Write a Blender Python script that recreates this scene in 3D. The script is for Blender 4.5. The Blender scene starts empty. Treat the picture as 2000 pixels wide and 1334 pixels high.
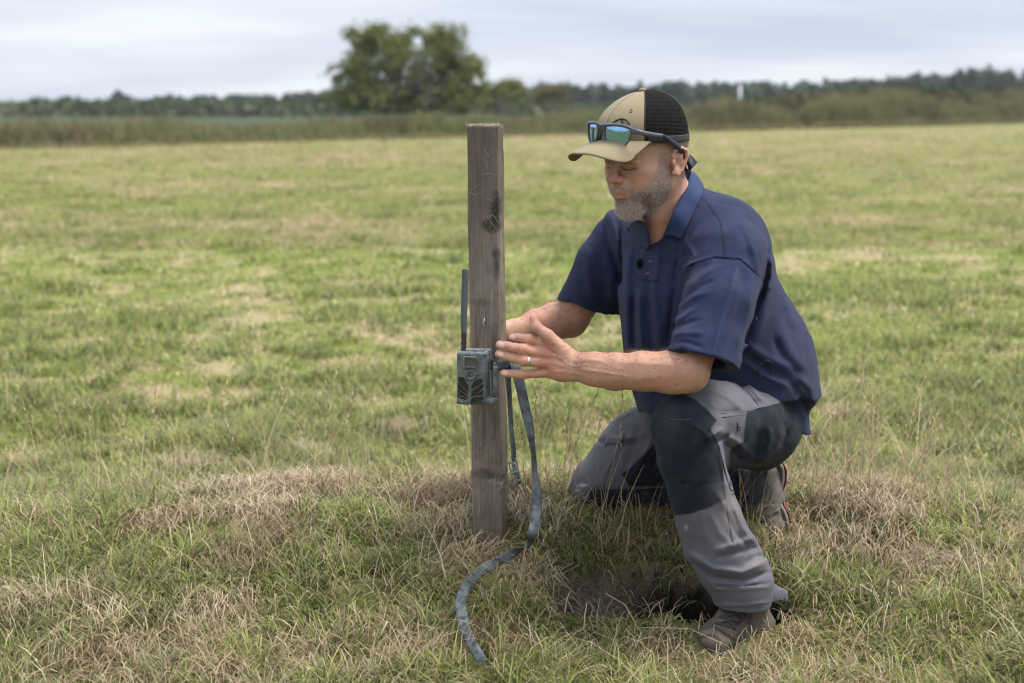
import bpy, math, random
import numpy as np
from mathutils import Vector, Matrix

SKIP = set()          # development only; stays empty
rng = np.random.default_rng(11)
random.seed(11)
scene = bpy.context.scene
COL = scene.collection

# ------------------------------------------------------------------ camera
CAM_Z, PITCH, FPX = 1.25, math.radians(9.24), 2778.0
cam_d = bpy.data.cameras.new('camera'); cam = bpy.data.objects.new('camera', cam_d); COL.objects.link(cam)
cam.location = (0, 0, CAM_Z); cam.rotation_euler = (math.radians(90) - PITCH, 0, 0)
cam_d.sensor_width = 36.0; cam_d.lens = 36.0 * FPX / 2000.0
cam_d.clip_start = 0.05; cam_d.clip_end = 6000
cam_d.dof.use_dof = True; cam_d.dof.focus_distance = 3.16; cam_d.dof.aperture_fstop = 3.1
scene.camera = cam

# ------------------------------------------------------------------ world and sun
SUN_EL, SUN_AZ = math.radians(64), math.radians(80)     # azimuth measured from +Y (view) to +X
w = bpy.data.worlds.new('World'); scene.world = w; w.use_nodes = True
nt = w.node_tree; nt.nodes.clear()
def wn(t, **k):
    n = nt.nodes.new(t)
    for a, b in k.items(): setattr(n, a, b)
    return n
sky = wn('ShaderNodeTexSky', sky_type='NISHITA'); sky.sun_disc = False
sky.sun_elevation = SUN_EL; sky.sun_rotation = SUN_AZ
tc = wn('ShaderNodeTexCoord'); sep = wn('ShaderNodeSeparateXYZ')
nt.links.new(tc.outputs['Generated'], sep.inputs[0])
def wmath(op, a, b=None, c=None):
    n = wn('ShaderNodeMath', operation=op)
    for i, v in enumerate((a, b, c)):
        if v is None: continue
        if isinstance(v, (int, float)): n.inputs[i].default_value = v
        else: nt.links.new(v, n.inputs[i])
    return n.outputs[0]
zc = wmath('ADD', wmath('MAXIMUM', sep.outputs[2], 0.0), 0.17)
comb = wn('ShaderNodeCombineXYZ')
nt.links.new(wmath('DIVIDE', sep.outputs[0], zc), comb.inputs[0])
nt.links.new(wmath('DIVIDE', sep.outputs[1], zc), comb.inputs[1])
def wnoise(scale, detail, rough, off, vec_scale=(1, 1, 1)):
    mp = wn('ShaderNodeMapping'); mp.inputs['Location'].default_value = off; mp.inputs['Scale'].default_value = vec_scale
    nt.links.new(comb.outputs[0], mp.inputs[0])
    n = wn('ShaderNodeTexNoise'); n.inputs['Scale'].default_value = scale
    n.inputs['Detail'].default_value = detail; n.inputs['Roughness'].default_value = rough
    nt.links.new(mp.outputs[0], n.inputs['Vector']); return n.outputs[0]
n1 = wnoise(0.9, 4, 0.5, (3.1, 1.7, 0), (0.5, 1.0, 1))
n2 = wnoise(2.6, 3, 0.5, (7.1, 2.7, 0), (0.4, 1.0, 1))
mixn = wmath('ADD', wmath('MULTIPLY', n1, 0.72), wmath('MULTIPLY', n2, 0.28))
ramp = wn('ShaderNodeValToRGB')
ramp.color_ramp.elements[0].position = 0.38; ramp.color_ramp.elements[0].color = (3.8, 4.25, 5.2, 1)
ramp.color_ramp.elements[1].position = 0.60; ramp.color_ramp.elements[1].color = (6.1, 6.35, 6.75, 1)
e = ramp.color_ramp.elements.new(0.5); e.color = (4.9, 5.25, 5.95, 1)
nt.links.new(mixn, ramp.inputs[0])
mix = wn('ShaderNodeMix', data_type='RGBA'); mix.inputs[0].default_value = 0.9
vm = wn('ShaderNodeVectorMath', operation='SCALE'); nt.links.new(ramp.outputs[0], vm.inputs[0])
nt.links.new(wmath('ADD', 1.0, wmath('MULTIPLY', wmath('MAXIMUM', wmath('SUBTRACT', sep.outputs[2], 0.11), 0.0), 2.3)), vm.inputs['Scale'])   # sky above the view brightened, added to light the ground
nt.links.new(sky.outputs[0], mix.inputs[6]); nt.links.new(vm.outputs[0], mix.inputs[7])
bg = wn('ShaderNodeBackground'); bg.inputs[1].default_value = 0.10
out = wn('ShaderNodeOutputWorld')
nt.links.new(mix.outputs[2], bg.inputs[0]); nt.links.new(bg.outputs[0], out.inputs[0])

sun_d = bpy.data.lights.new('sun', 'SUN'); sun_o = bpy.data.objects.new('sun', sun_d); COL.objects.link(sun_o)
sun_d.energy = 3.9; sun_d.angle = math.radians(24); sun_d.color = (1.0, 0.95, 0.88)
sd = Vector((math.sin(SUN_AZ) * math.cos(SUN_EL), math.cos(SUN_AZ) * math.cos(SUN_EL), math.sin(SUN_EL)))
sun_o.rotation_euler = sd.to_track_quat('Z', 'Y').to_euler()
scene.view_settings.view_transform = 'Standard'; scene.view_settings.look = 'None'
scene.view_settings.exposure = 0.62; scene.view_settings.gamma = 1.0
scene.render.engine = 'CYCLES'
cy = scene.cycles
cy.max_bounces = 6; cy.diffuse_bounces = 3; cy.glossy_bounces = 3; cy.transmission_bounces = 4; cy.transparent_max_bounces = 6
cy.use_denoising = True; cy.use_adaptive_sampling = False; cy.pixel_filter_type = 'BLACKMAN_HARRIS'; cy.filter_width = 1.15
cy.caustics_reflective = False; cy.caustics_refractive = False

# ------------------------------------------------------------------ view-space helpers
SP, CP = math.sin(PITCH), math.cos(PITCH)
BR = np.array([1.0, 0, 0]); BU = np.array([0, SP, CP]); BF = np.array([0, CP, -SP]); CAMP = np.array([0, 0, CAM_Z])
def V(px, py, d):
    """world point seen at photo pixel (px, py) at axial distance d"""
    return CAMP + d * (BF + (px - 1000.0) / FPX * BR - (py - 667.0) / FPX * BU)
def Vv(lst): return [V(*p) for p in lst]
def topix(P):
    Q = P - CAMP; d = Q @ BF
    return 1000 + FPX * (Q @ BR) / d, 667 - FPX * (Q @ BU) / d, d
def unit(a):
    a = np.asarray(a, float); return a / np.linalg.norm(a)
def vdir(x, y, z):    # direction from view axes (right, up, away)
    return unit(x * BR + y * BU + z * BF)

# ------------------------------------------------------------------ noise
def _hash(ix, iy, iz, seed):
    h = (ix.astype(np.int64) * 374761393 + iy.astype(np.int64) * 668265263 + iz.astype(np.int64) * 2147483647 + seed * 1274126177) & 0xffffffff
    h = ((h ^ (h >> 13)) * 1274126177) & 0xffffffff
    h = (h ^ (h >> 16)) & 0xffff
    return h / 65535.0
def vnoise(x, y, z=None, seed=0):
    x = np.asarray(x, float); y = np.asarray(y, float)
    z = np.zeros_like(x) if z is None else np.asarray(z, float)
    x0, y0, z0 = np.floor(x), np.floor(y), np.floor(z)
    fx, fy, fz = x - x0, y - y0, z - z0
    fx, fy, fz = [f * f * (3 - 2 * f) for f in (fx, fy, fz)]
    r = 0
    two = bool(np.any(fz > 0))
    for dz in ((0, 1) if two else (0,)):
        for dy in (0, 1):
            for dx in (0, 1):
                wgt = (fx if dx else 1 - fx) * (fy if dy else 1 - fy) * (fz if dz else 1 - fz)
                r = r + wgt * _hash(x0 + dx, y0 + dy, z0 + dz, seed)
    return r
def fbm(x, y, z=None, seed=0, octv=4, rough=0.5):
    a, s, t = 1.0, 0.0, 0.0
    for o in range(octv):
        f = 2.0 ** o
        s = s + a * vnoise(x * f, y * f, None if z is None else z * f, seed + o * 17); t += a; a *= rough
    return s / t

# ------------------------------------------------------------------ object helpers
def mesh_from(name, verts, faces, mat=None, parent=None, smooth=True, col=None, attrs=None):
    me = bpy.data.meshes.new(name)
    if isinstance(faces, np.ndarray):
        verts = np.asarray(verts, np.float32); n = faces.shape[1]
        me.vertices.add(len(verts)); me.vertices.foreach_set('co', verts.ravel())
        me.loops.add(faces.size); me.loops.foreach_set('vertex_index', faces.astype(np.int32).ravel())
        me.polygons.add(len(faces)); me.polygons.foreach_set('loop_start', np.arange(0, faces.size, n, dtype=np.int32))
        me.polygons.foreach_set('loop_total', np.full(len(faces), n, np.int32))
        me.update(calc_edges=True)
    else:
        me.from_pydata([tuple(v) for v in verts], [], [tuple(f) for f in faces]); me.update()
    if smooth: me.polygons.foreach_set('use_smooth', np.ones(len(me.polygons), bool))
    if col is not None:
        a = me.color_attributes.new('col', 'FLOAT_COLOR', 'POINT')
        c = np.ones((len(me.vertices), 4), np.float32); c[:, :3] = col; a.data.foreach_set('color', c.ravel())
    for k, v in (attrs or {}).items():
        a = me.attributes.new(k, 'FLOAT', 'POINT'); a.data.foreach_set('value', np.asarray(v, np.float32))
    if mat: me.materials.append(mat)
    o = bpy.data.objects.new(name, me); COL.objects.link(o)
    if parent is not None:
        o.parent = parent; o.matrix_parent_inverse = parent.matrix_world.inverted() if False else Matrix.Translation(-Vector(parent.location))
    return o
def tag(o, label=None, cat=None, group=None, kind=None):
    if label: o['label'] = label
    if cat: o['category'] = cat
    if group: o['group'] = group
    if kind: o['kind'] = kind
    return o
def empty(name, loc, label, cat, group=None):
    o = bpy.data.objects.new(name, None); o.location = tuple(loc); o.empty_display_size = 0.1; COL.objects.link(o)
    return tag(o, label, cat, group)
def merge_parts(lst):
    """lst of (verts, faces as list of index lists) -> one"""
    V_, F_ = [], []; n = 0
    for v, f in lst:
        v = np.asarray(v, float); V_.append(v); F_ += [[i + n for i in q] for q in f]; n += len(v)
    return np.concatenate(V_), F_
def tube(path, radii, seg=10, cap=True, closed=False, flat=None):
    """sweep; radii scalar / list / list of (a,b); flat: reference direction for axis a"""
    P = np.asarray(path, float); n = len(P)
    R = np.broadcast_to(np.asarray(radii, float).reshape(-1, 1) if np.ndim(radii) == 1 and len(radii) == n else np.asarray(radii, float), (n, 2)) if np.ndim(radii) else np.full((n, 2), float(radii))
    T = np.gradient(P, axis=0) if not closed else np.roll(P, -1, 0) - np.roll(P, 1, 0)
    T /= np.linalg.norm(T, axis=1)[:, None] + 1e-12
    ref = np.asarray(flat, float) if flat is not None else (np.array([0, 0, 1.0]) if abs(T[0][2]) < 0.9 else np.array([1.0, 0, 0]))
    vs = []
    for i in range(n):
        r = (ref[i] if ref.ndim == 2 else ref); a = r - T[i] * (r @ T[i]); a /= np.linalg.norm(a) + 1e-12
        if flat is None: ref = a
        b = np.cross(T[i], a)
        th = np.linspace(0, 2 * math.pi, seg, endpoint=False)
        vs.append(P[i] + np.cos(th)[:, None] * a * R[i][0] + np.sin(th)[:, None] * b * R[i][1])
    vs = np.concatenate(vs); f = []
    m = n if closed else n - 1
    for i in range(m):
        j = (i + 1) % n
        for k in range(seg):
            l = (k + 1) % seg
            f.append([i * seg + k, i * seg + l, j * seg + l, j * seg + k])
    if cap and not closed:
        f.append(list(range(seg))[::-1]); f.append([(n - 1) * seg + k for k in range(seg)])
    return vs, f
def catmull(pts, n=8):
    P = np.asarray(pts, float); Q = np.vstack([2 * P[0] - P[1], P, 2 * P[-1] - P[-2]]); o = []
    for i in range(1, len(Q) - 2):
        for t in np.linspace(0, 1, n, endpoint=False):
            a, b, c, d = Q[i - 1], Q[i], Q[i + 1], Q[i + 2]
            o.append(0.5 * (2 * b + (c - a) * t + (2 * a - 5 * b + 4 * c - d) * t * t + (3 * b - a - 3 * c + d) * t ** 3))
    o.append(P[-1]); return np.array(o)
def rbox(c, half, axes, bev, seg=3):
    """rounded box: superellipsoid-like via beveled cube built by inflating a grid sphere"""
    n = 2 * seg + 2
    c = np.asarray(c, float); half = np.asarray(half, float); A = np.asarray(axes, float)
    vs, fs = [], []
    import bmesh
    bm = bmesh.new(); bmesh.ops.create_cube(bm, size=2.0)
    for v in bm.verts: v.co = Vector([v.co[i] * half[i] for i in range(3)])
    bmesh.ops.bevel(bm, geom=list(bm.edges) , offset=bev, segments=seg, profile=0.5, affect='EDGES')
    bm.verts.index_update()
    vs = np.array([v.co[:] for v in bm.verts]) @ A + c
    fs = [[v.index for v in f.verts] for f in bm.faces]; bm.free()
    return vs, fs

# ------------------------------------------------------------------ material helper
class Mat:
    def __init__(s, name, rough=0.6, spec=0.5):
        s.m = bpy.data.materials.new(name); s.m.use_nodes = True; s.nt = s.m.node_tree
        s.b = s.nt.nodes['Principled BSDF']; s.b.inputs['Roughness'].default_value = rough
        s.b.inputs['Specular IOR Level'].default_value = spec
    def n(s, t, **k):
        x = s.nt.nodes.new(t)
        for a, b in k.items(): setattr(x, a, b)
        return x
    def l(s, a, b): s.nt.links.new(a, b)
    def set(s, inp, v):
        i = s.b.inputs[inp] if isinstance(inp, str) else inp
        if isinstance(v, (int, float)): i.default_value = v
        elif isinstance(v, (tuple, list)): i.default_value = tuple(v) + ((1,) if len(v) == 3 and i.type == 'RGBA' else ())
        else: s.l(v, i)
    def pos(s): return s.n('ShaderNodeNewGeometry').outputs['Position']
    def obj(s): return s.n('ShaderNodeTexCoord').outputs['Object']
    def noise(s, vec, scale, detail=4, rough=0.5, sc=(1, 1, 1), out=0, dist=0.0):
        if sc != (1, 1, 1):
            mp = s.n('ShaderNodeMapping'); mp.inputs['Scale'].default_value = sc; s.l(vec, mp.inputs[0]); vec = mp.outputs[0]
        x = s.n('ShaderNodeTexNoise'); x.inputs['Scale'].default_value = scale; x.inputs['Detail'].default_value = detail
        x.inputs['Roughness'].default_value = rough; x.inputs['Distortion'].default_value = dist
        s.l(vec, x.inputs['Vector']); return x.outputs[out]
    def ramp(s, fac, stops):
        r = s.n('ShaderNodeValToRGB'); el = r.color_ramp.elements
        while len(el) < len(stops): el.new(0.5)
        for q, (p, c) in zip(el, stops):
            q.position = p; q.color = (c, c, c, 1) if isinstance(c, (int, float)) else tuple(c) + (1,)
        s.l(fac, r.inputs[0]); return r.outputs[0]
    def mix(s, fac, a, b, mode='MIX'):
        x = s.n('ShaderNodeMix', data_type='RGBA', blend_type=mode)
        s.set(x.inputs[0], fac); s.set(x.inputs[6], a); s.set(x.inputs[7], b); return x.outputs[2]
    def math(s, op, a, b=0.0):
        x = s.n('ShaderNodeMath', operation=op); s.set(x.inputs[0], a); s.set(x.inputs[1], b); return x.outputs[0]
    def attr(s, name, o='Color'):
        x = s.n('ShaderNodeAttribute', attribute_name=name); return x.outputs[o]
    def bump(s, h, dist=0.001, strength=1.0, normal=None):
        x = s.n('ShaderNodeBump'); x.inputs['Distance'].default_value = dist; x.inputs['Strength'].default_value = strength
        s.l(h, x.inputs['Height'])
        if normal is not None: s.l(normal, x.inputs['Normal'])
        s.l(x.outputs[0], s.b.inputs['Normal']); return x.outputs[0]
def simple_mat(name, color, rough=0.6, var=0.15, scale=60, bump=0.0004, metal=0.0, spec=0.5):
    m = Mat(name, rough, spec); p = m.pos(); nz = m.noise(p, scale, 5, 0.6)
    m.set('Base Color', m.mix(nz, tuple(c * (1 - var) for c in color), tuple(min(1, c * (1 + var)) for c in color)))
    m.set('Metallic', metal); m.bump(m.noise(p, scale * 5, 3), bump)
    return m.m
# ================================================================== GROUND
def sst(a, b, x):
    t = np.clip((x - a) / (b - a), 0, 1); return t * t * (3 - 2 * t)
def hole_mask(x, y):
    wob = 0.03 * (fbm(x * 14, y * 14, seed=5) - 0.5)
    xx = sst(0.08, 0.17, x + wob * 2) * (1 - sst(0.54, 0.67, x + wob * 2))
    front = 3.035 + 0.02 * np.sin(x * 9) + wob
    back = 3.28 - 0.05 * ((x - 0.32) / 0.3) ** 2 + wob
    return xx * sst(front, front + 0.035, y) * (1 - sst(back - 0.065, back, y))
def ground_z(x, y, micro=True):
    x = np.asarray(x, float); y = np.asarray(y, float)
    z = 0.268 * np.exp(-0.5 * ((x - 0.15) / np.where(x < 0.15, 1.6, 1.3)) ** 2 - 0.5 * ((y - 3.6) / np.where(y > 3.6, 0.46, 0.62)) ** 2)
    z = z - 0.055 * (1 - sst(3.24, 3.44, y)) * sst(0.0, 0.2, x) * (1 - sst(0.75, 1.2, x)) * sst(2.2, 2.9, y)
    z = z - 0.30 * hole_mask(x, y)
    far = sst(5, 12, y)
    z = z + (fbm(x * 2.1, y * 2.1, seed=2) - 0.5) * 0.10 * (1 - 0.3 * far) * (0.55 + 0.45 * sst(3.9, 4.6, y))
    if micro: z = z + (fbm(x * 9, y * 9, seed=3) - 0.5) * 0.03 * (1 - far)
    # small scrapes of bare soil left of the post and to the right of the boot
    z = z - 0.03 * np.exp(-((x + 0.20) / 0.14) ** 2 - ((y - 3.52) / 0.10) ** 2)
    return z
Cg = {k: np.array(v) for k, v in dict(
    green=(0.130, 0.208, 0.033), bright=(0.230, 0.300, 0.050), olive=(0.265, 0.250, 0.080), dark=(0.032, 0.058, 0.014),
    straw=(0.48, 0.37, 0.23), pale=(0.66, 0.54, 0.38), brown=(0.17, 0.115, 0.07), soil=(0.155, 0.125, 0.10)).items()}
SPOTS = [(500, 880, 4.75, 0.36, 1), (360, 880, 4.8, 0.22, .8), (690, 745, 6.6, 0.35, 1), (100, 785, 6, 0.3, 1), (1860, 800, 5.9, 0.55, 1), (1680, 575, 10, 1.1, .8),
         (640, 910, 4.5, 0.22, 1), (60, 1010, 4.3, 0.25, .9), (240, 1040, 3.75, 0.12, .9), (690, 1030, 3.5, .12, 1), (1000, 1200, 3.1, .1, .9), (1950, 1010, 4.0, 0.25, .7), (1240, 1010, 3.3, 0.01, 0), (200, 700, 7, .5, .7), (1560, 1150, 3.3, .12, 1), (1100, 1120, 3.4, .1, .8), (300, 690, 7, .4, .5)]
DRY = [(240, 710, 6.6, 0.55, .10, 1), (470, 780, 5.4, .2, .1, 1), (400, 870, 4.9, .45, .12, .8), (560, 440, 15.5, 1.6, .5, 1), (330, 440, 15.2, 3, .7, .8), (430, 590, 9, .8, .25, 1),
       (620, 800, 5.6, .25, .12, .9), (880, 560, 10, .6, .3, .8), (1500, 440, 15, 2.5, .5, .5), (1680, 430, 17, 1.0, .8, .8), (1590, 605, 8.6, .8, .3, .9), (900, 970, 3.75, .16, .12, 1),
       (460, 1060, 3.75, .3, .12, 1), (1700, 960, 3.9, .3, .15, .9), (150, 700, 7, .3, .12, .9), (40, 740, 6.2, .2, .08, 1), (700, 1010, 3.7, .3, .15, .5), (1200, 640, 7.6, .9, .3, .9), (1080, 440, 15, 1.2, .4, .8), (1400, 1050, 3.35, .35, .12, .6)]
def spot_xy(px, py, d):
    p = V(px, py, d)
    q = p - CAMP; s = -CAM_Z / q[2] if q[2] < 0 else 1      # on the flat field
    if d > 4.3: return (CAMP + q * s)[:2]
    return p[:2]
SP_XY = [(spot_xy(a, b, d), r, s) for a, b, d, r, s in SPOTS]
DR_XY = [(spot_xy(a, b, d), rx, ry, s) for a, b, d, rx, ry, s in DRY]
def cover(x, y):
    """lushness and dryness (0..1) of the turf"""
    n1_ = fbm(x * 0.55, y * 0.75, seed=21, octv=3); n2_ = fbm(x * 3.1, y * 4.6, seed=22, octv=4, rough=0.6); n3_ = fbm(x * 0.16, y * 0.24, seed=23, octv=3)
    dry = sst(0.50, 0.70, 0.26 * n1_ + 0.60 * n2_ + 0.14 * n3_ + 0.012)
    n5_ = fbm(x * 7.5, y * 9.5, seed=25, octv=3); dry = dry * (0.55 + 0.9 * n5_) + 0.5 * sst(0.58, 0.78, n5_) * (1 - sst(9, 20, y))
    n4_ = fbm(x * 1.9 + 9, y * 2.2, seed=24, octv=3)
    lush = np.maximum(sst(0.56, 0.74, n4_), 0.8 * sst(0.60, 0.78, fbm(x * 6 + 31, y * 7, seed=26, octv=2)) * (1 - sst(9, 20, y)))
    for (c, r, s) in SP_XY:
        lush = np.maximum(lush, s * np.exp(-(((x - c[0]) ** 2 + ((y - c[1]) * 1.2) ** 2) / r ** 2) ** 1.2) * (0.55 + 0.9 * n2_))
    for (c, rx, ry, s) in DR_XY:
        dry = np.maximum(dry, 0.8 * s * np.exp(-((x - c[0]) / rx) ** 2 - ((y - c[1]) / ry) ** 2) * (0.45 + 1.1 * n2_))
    lush = np.clip(lush, 0, 1); dry = np.clip(dry, 0, 1) * (1 - 0.75 * lush)
    mound = np.exp(-0.5 * ((x - 0.15) / 1.4) ** 2 - 0.5 * ((y - 3.35) / 0.65) ** 2)
    dry = np.clip(dry * (1 - 0.3 * mound) + 0.06 * mound, 0, 1); lush = lush * (1 - 0.35 * mound)
    return lush, dry
def turf_color(x, y):
    lush, dry = cover(x, y)
    tone = fbm(x * 0.9 + 4, y * 0.9, seed=31, octv=3)[:, None]
    far = sst(14, 45, y)[:, None]
    c = Cg['green'] * (1 - tone) + Cg['bright'] * tone
    c = c * (1 - 0.42) + Cg['olive'] * 0.42
    c = c * (1 - lush[:, None] * 0.6) + Cg['green'] * 0.9 * lush[:, None] * 0.6
    c = c * (1 - dry[:, None] * 0.85) + Cg['straw'] * dry[:, None] * 0.85
    c = c * (1 - far * np.array([[-0.02, 0.10, -0.15]]))
    return c * (1 - 0.3 * far) + (0.75 * Cg['olive'] * 1.1 + 0.25 * Cg['straw']) * 0.3 * far
def axis_grid(lo, hi, step, out_lo, out_hi, g=1.13, smax=250):
    a = list(np.arange(lo, hi, step)); s = step
    up = [a[-1]]
    while up[-1] < out_hi: s = min(s * g, smax); up.append(up[-1] + s)
    s = step; dn = [a[0]]
    while dn[-1] > out_lo: s = min(s * g, smax); dn.append(dn[-1] - s)
    return np.array(dn[:0:-1] + a + up[1:])
def build_ground():
    gx = axis_grid(-1.9, 2.2, 0.0105, -2500, 2500); gy = axis_grid(2.3, 4.6, 0.0095, -60, 4500, g=1.05)
    X, Y = np.meshgrid(gx, gy); x, y = X.ravel(), Y.ravel()
    z = ground_z(x, y)
    hm = hole_mask(x, y); wall = np.clip(hm * 9, 0, 1)
    scr = np.exp(-((x + 0.20) / 0.14) ** 2 - ((y - 3.52) / 0.085) ** 2) + 0.8 * np.exp(-((x - 1.02) / 0.1) ** 2 - ((y - 3.3) / 0.08) ** 2)+ 0.9 * np.exp(-((x - .78) / 0.1) ** 2 - ((y - 3.17) / 0.05) ** 2)
    soil = np.clip(wall + scr, 0, 1); hole_shade = (0.93 * sst(0.20, 0.36, x + 0.1 * (fbm(x * 30, y * 30, seed=9) - 0.5)) * sst(0.01, 0.2, hm))[:, None]  # shade of the hollow's deep right part, painted into the soil colour
    z = z + soil * (fbm(x * 38, y * 38, seed=8, octv=5, rough=0.65) - 0.5) * 0.055 * (hm > 0.02) 
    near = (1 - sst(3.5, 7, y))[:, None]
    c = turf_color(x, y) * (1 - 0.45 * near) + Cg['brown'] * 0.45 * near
    c = c * (1 - 0.45 * near) * (1 - 0.34 * (1 - near))  # ground colour darkened to stand in for shade among the blades
    rough = sst(2.0, 10.0, y - (69 + 1.4 * x))[:, None]; c = c * (1 - rough) + np.array([0.045, 0.056, 0.026]) * rough
    c = c * (1 - soil[:, None]) + Cg['soil'] * (0.30 + 1.3 * fbm(x * 55, y * 55, seed=10, octv=4, rough=0.7))[:, None] * (1 - hole_shade) * soil[:, None]
    nx, ny = len(gx), len(gy)
    i = (np.arange(ny - 1)[:, None] * nx + np.arange(nx - 1)[None]).ravel()
    F = np.stack([i, i + 1, i + 1 + nx, i + nx], 1)
    m = Mat('turf_soil', 0.95, 0.1); p = m.pos(); ca = m.attr('col')
    nz = m.noise(p, 90, 6, 0.65); nz2 = m.noise(p, 14, 5, 0.6)
    cc = m.mix(1.0, ca, m.ramp(nz, [(0.3, 0.35), (0.7, 1.45)]), 'MULTIPLY')
    cc = m.mix(m.math('MULTIPLY', nz2, 0.4), cc, ca)
    m.set('Base Color', cc); m.bump(m.noise(p, 120, 6, 0.7), 0.006)
    r = np.random.default_rng(3); n = 520; cx = r.uniform(0.08, 0.74, n); cyy = r.uniform(3.0, 3.32, n); kk = (hole_mask(cx, cyy) > 0.04); cx, cyy = cx[kk], cyy[kk]
    cx = np.concatenate([cx, r.normal(-0.19, 0.08, 60), r.normal(0.8, 0.06, 40)]); cyy = np.concatenate([cyy, r.normal(3.52, 0.04, 60), r.normal(3.17, 0.03, 40)]); n = len(cx)
    oct_ = np.array([[1, 0, 0], [-1, 0, 0], [0, 1, 0], [0, -1, 0], [0, 0, 1], [0, 0, -1]], float); tf = np.array([[0, 2, 4], [2, 1, 4], [1, 3, 4], [3, 0, 4], [2, 0, 5], [1, 2, 5], [3, 1, 5], [0, 3, 5]])
    R_ = r.uniform(0.003, 0.011, n)[:, None, None] * r.uniform(0.6, 1.3, (n, 6, 1)); cz = ground_z(cx, cyy) + 0.002
    cv = (np.stack([cx, cyy, cz], 1)[:, None] + oct_[None] * R_).reshape(-1, 3); cf = (np.arange(n)[:, None, None] * 6 + tf[None]).reshape(-1, 3)
    dk_ = np.where(cx > 0.33, 0.25, 1.0)[:, None, None] * r.uniform(0.5, 1.3, (n, 1, 1)) * np.ones((1, 6, 1)); cc2 = (Cg['soil'] * dk_).reshape(-1, 3)  # crumbs on the right carry the same painted shade
    mc = Mat('soil_crumb', 0.95, 0.1); mc.set('Base Color', mc.attr('col')); mc.bump(mc.noise(mc.pos(), 400, 4), 0.001)
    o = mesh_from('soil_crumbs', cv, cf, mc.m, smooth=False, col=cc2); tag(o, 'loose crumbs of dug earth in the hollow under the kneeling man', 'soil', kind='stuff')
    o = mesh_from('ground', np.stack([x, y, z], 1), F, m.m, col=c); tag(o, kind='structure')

# ================================================================== BLADES
def blades(x, y, h, w, lean, az, col, segs=3, z=None, roll=None, zoff=-0.004, sag=0.35):
    n = len(x); z = ground_z(x, y) if z is None else z
    ts = np.linspace(0, 1, segs + 1)
    d = np.stack([np.cos(az), np.sin(az)], 1)
    ra = az + math.pi / 2 if roll is None else roll
    s = np.stack([np.cos(ra), np.sin(ra)], 1)
    verts = []
    for k, t in enumerate(ts):
        hz = (lean * h * t ** 1.7); vt = h * t * np.sqrt(np.clip(1 - (0.8 * lean * t) ** 2, 0.03, 1)) - sag * h * np.clip(lean - 0.8, 0, 1) * t ** 2.5
        cx = x + d[:, 0] * hz; cyy = y + d[:, 1] * hz; cz = z + zoff + vt
        if k < segs:
            ww = w * (1 - 0.75 * t ** 1.3) * 0.5
            verts += [np.stack([cx - s[:, 0] * ww, cyy - s[:, 1] * ww, cz], 1), np.stack([cx + s[:, 0] * ww, cyy + s[:, 1] * ww, cz], 1)]
        else: verts.append(np.stack([cx, cyy, cz], 1))
    K = len(verts); Vt = np.stack(verts, 1).reshape(-1, 3)
    base = np.arange(n)[:, None] * K
    tris = []
    for k in range(segs - 1):
        a = 2 * k; tris += [[a, a + 1, a + 3], [a, a + 3, a + 2]]
    a = 2 * (segs - 1); tris.append([a, a + 1, a + 2])
    F = (base[:, None, :] + np.array(tris)[None]).reshape(-1, 3)
    tt = np.concatenate([[t, t] if k < segs else [t] for k, t in enumerate(ts)])
    C = col[:, None, :] * np.ones((1, K, 1))
    # tips of living blades are often dried out
    C = C * (1 - 0.25 * tt[None, :, None]) + Cg['straw'] * 0.25 * tt[None, :, None]
    return Vt, F, C.reshape(-1, 3)
def join_np(lst):
    Vs, Fs, Cs, n = [], [], [], 0
    for v, f, c in lst: Vs.append(v); Fs.append(f + n); Cs.append(c); n += len(v)
    return np.concatenate(Vs), np.concatenate(Fs), np.concatenate(Cs)
def blade_mat(name, trans=0.35, rough=0.55):
    m = Mat(name, rough, 0.15); ca = m.attr('col'); m.set('Base Color', ca)
    tr = m.n('ShaderNodeBsdfTranslucent'); m.l(ca, tr.inputs[0])
    ms = m.n('ShaderNodeMixShader'); ms.inputs[0].default_value = trans
    m.l(m.b.outputs[0], ms.inputs[1]); m.l(tr.outputs[0], ms.inputs[2])
    m.l(ms.outputs[0], m.nt.nodes['Material Output'].inputs[0]); return m.m
def blocked(x, y):
    """under the post, the boot, the planted knee"""
    b = ((np.abs(x + 0.048) < 0.055) & (np.abs(y - 3.275) < 0.07)) | ((((x + 0.048) / 0.085) ** 2 + ((y - 3.27) / 0.075) ** 2 < 1) & (rng.random(len(x)) < 0.6))
    p = np.array(STRAP_XY)
    near = (y > 2.7) & (y < 3.35) & (x > -0.2) & (x < 0.2)
    if near.any():
        xx, yy = x[near], y[near]; d = np.full(len(xx), 9.0)
        for i in range(len(p) - 1):
            e = p[i + 1] - p[i]; t = np.clip(((xx - p[i, 0]) * e[0] + (yy - p[i, 1]) * e[1]) / (e @ e), 0, 1); d = np.minimum(d, np.hypot(xx - p[i, 0] - t * e[0], yy - p[i, 1] - t * e[1]))
        b = b.copy(); b[near] |= (d < 0.030) & (rng.random(len(xx)) < 0.95)
    boot = (((x - 0.47) / 0.12) ** 2 + ((y - 2.99) / 0.09) ** 2) < 1
    return b | (boot & (rng.random(len(x)) < 0.8))
STRAP_PX = [(1020, 1070), (985, 1090), (950, 1108), (918, 1138), (901, 1170), (905, 1215), (920, 1255), (944, 1296)]
def on_turf(px, py, up=0.0):
    q = V(px, py, 1.0) - CAMP; ts = np.linspace(2.4, 4.5, 500); P = CAMP + q * ts[:, None]; g = ground_z(P[:, 0], P[:, 1], False)
    return P[int(np.argmax(P[:, 2] < g + up))]
STRAP_XY = [on_turf(a, b, 0.03)[:2] for a, b in STRAP_PX]
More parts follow.
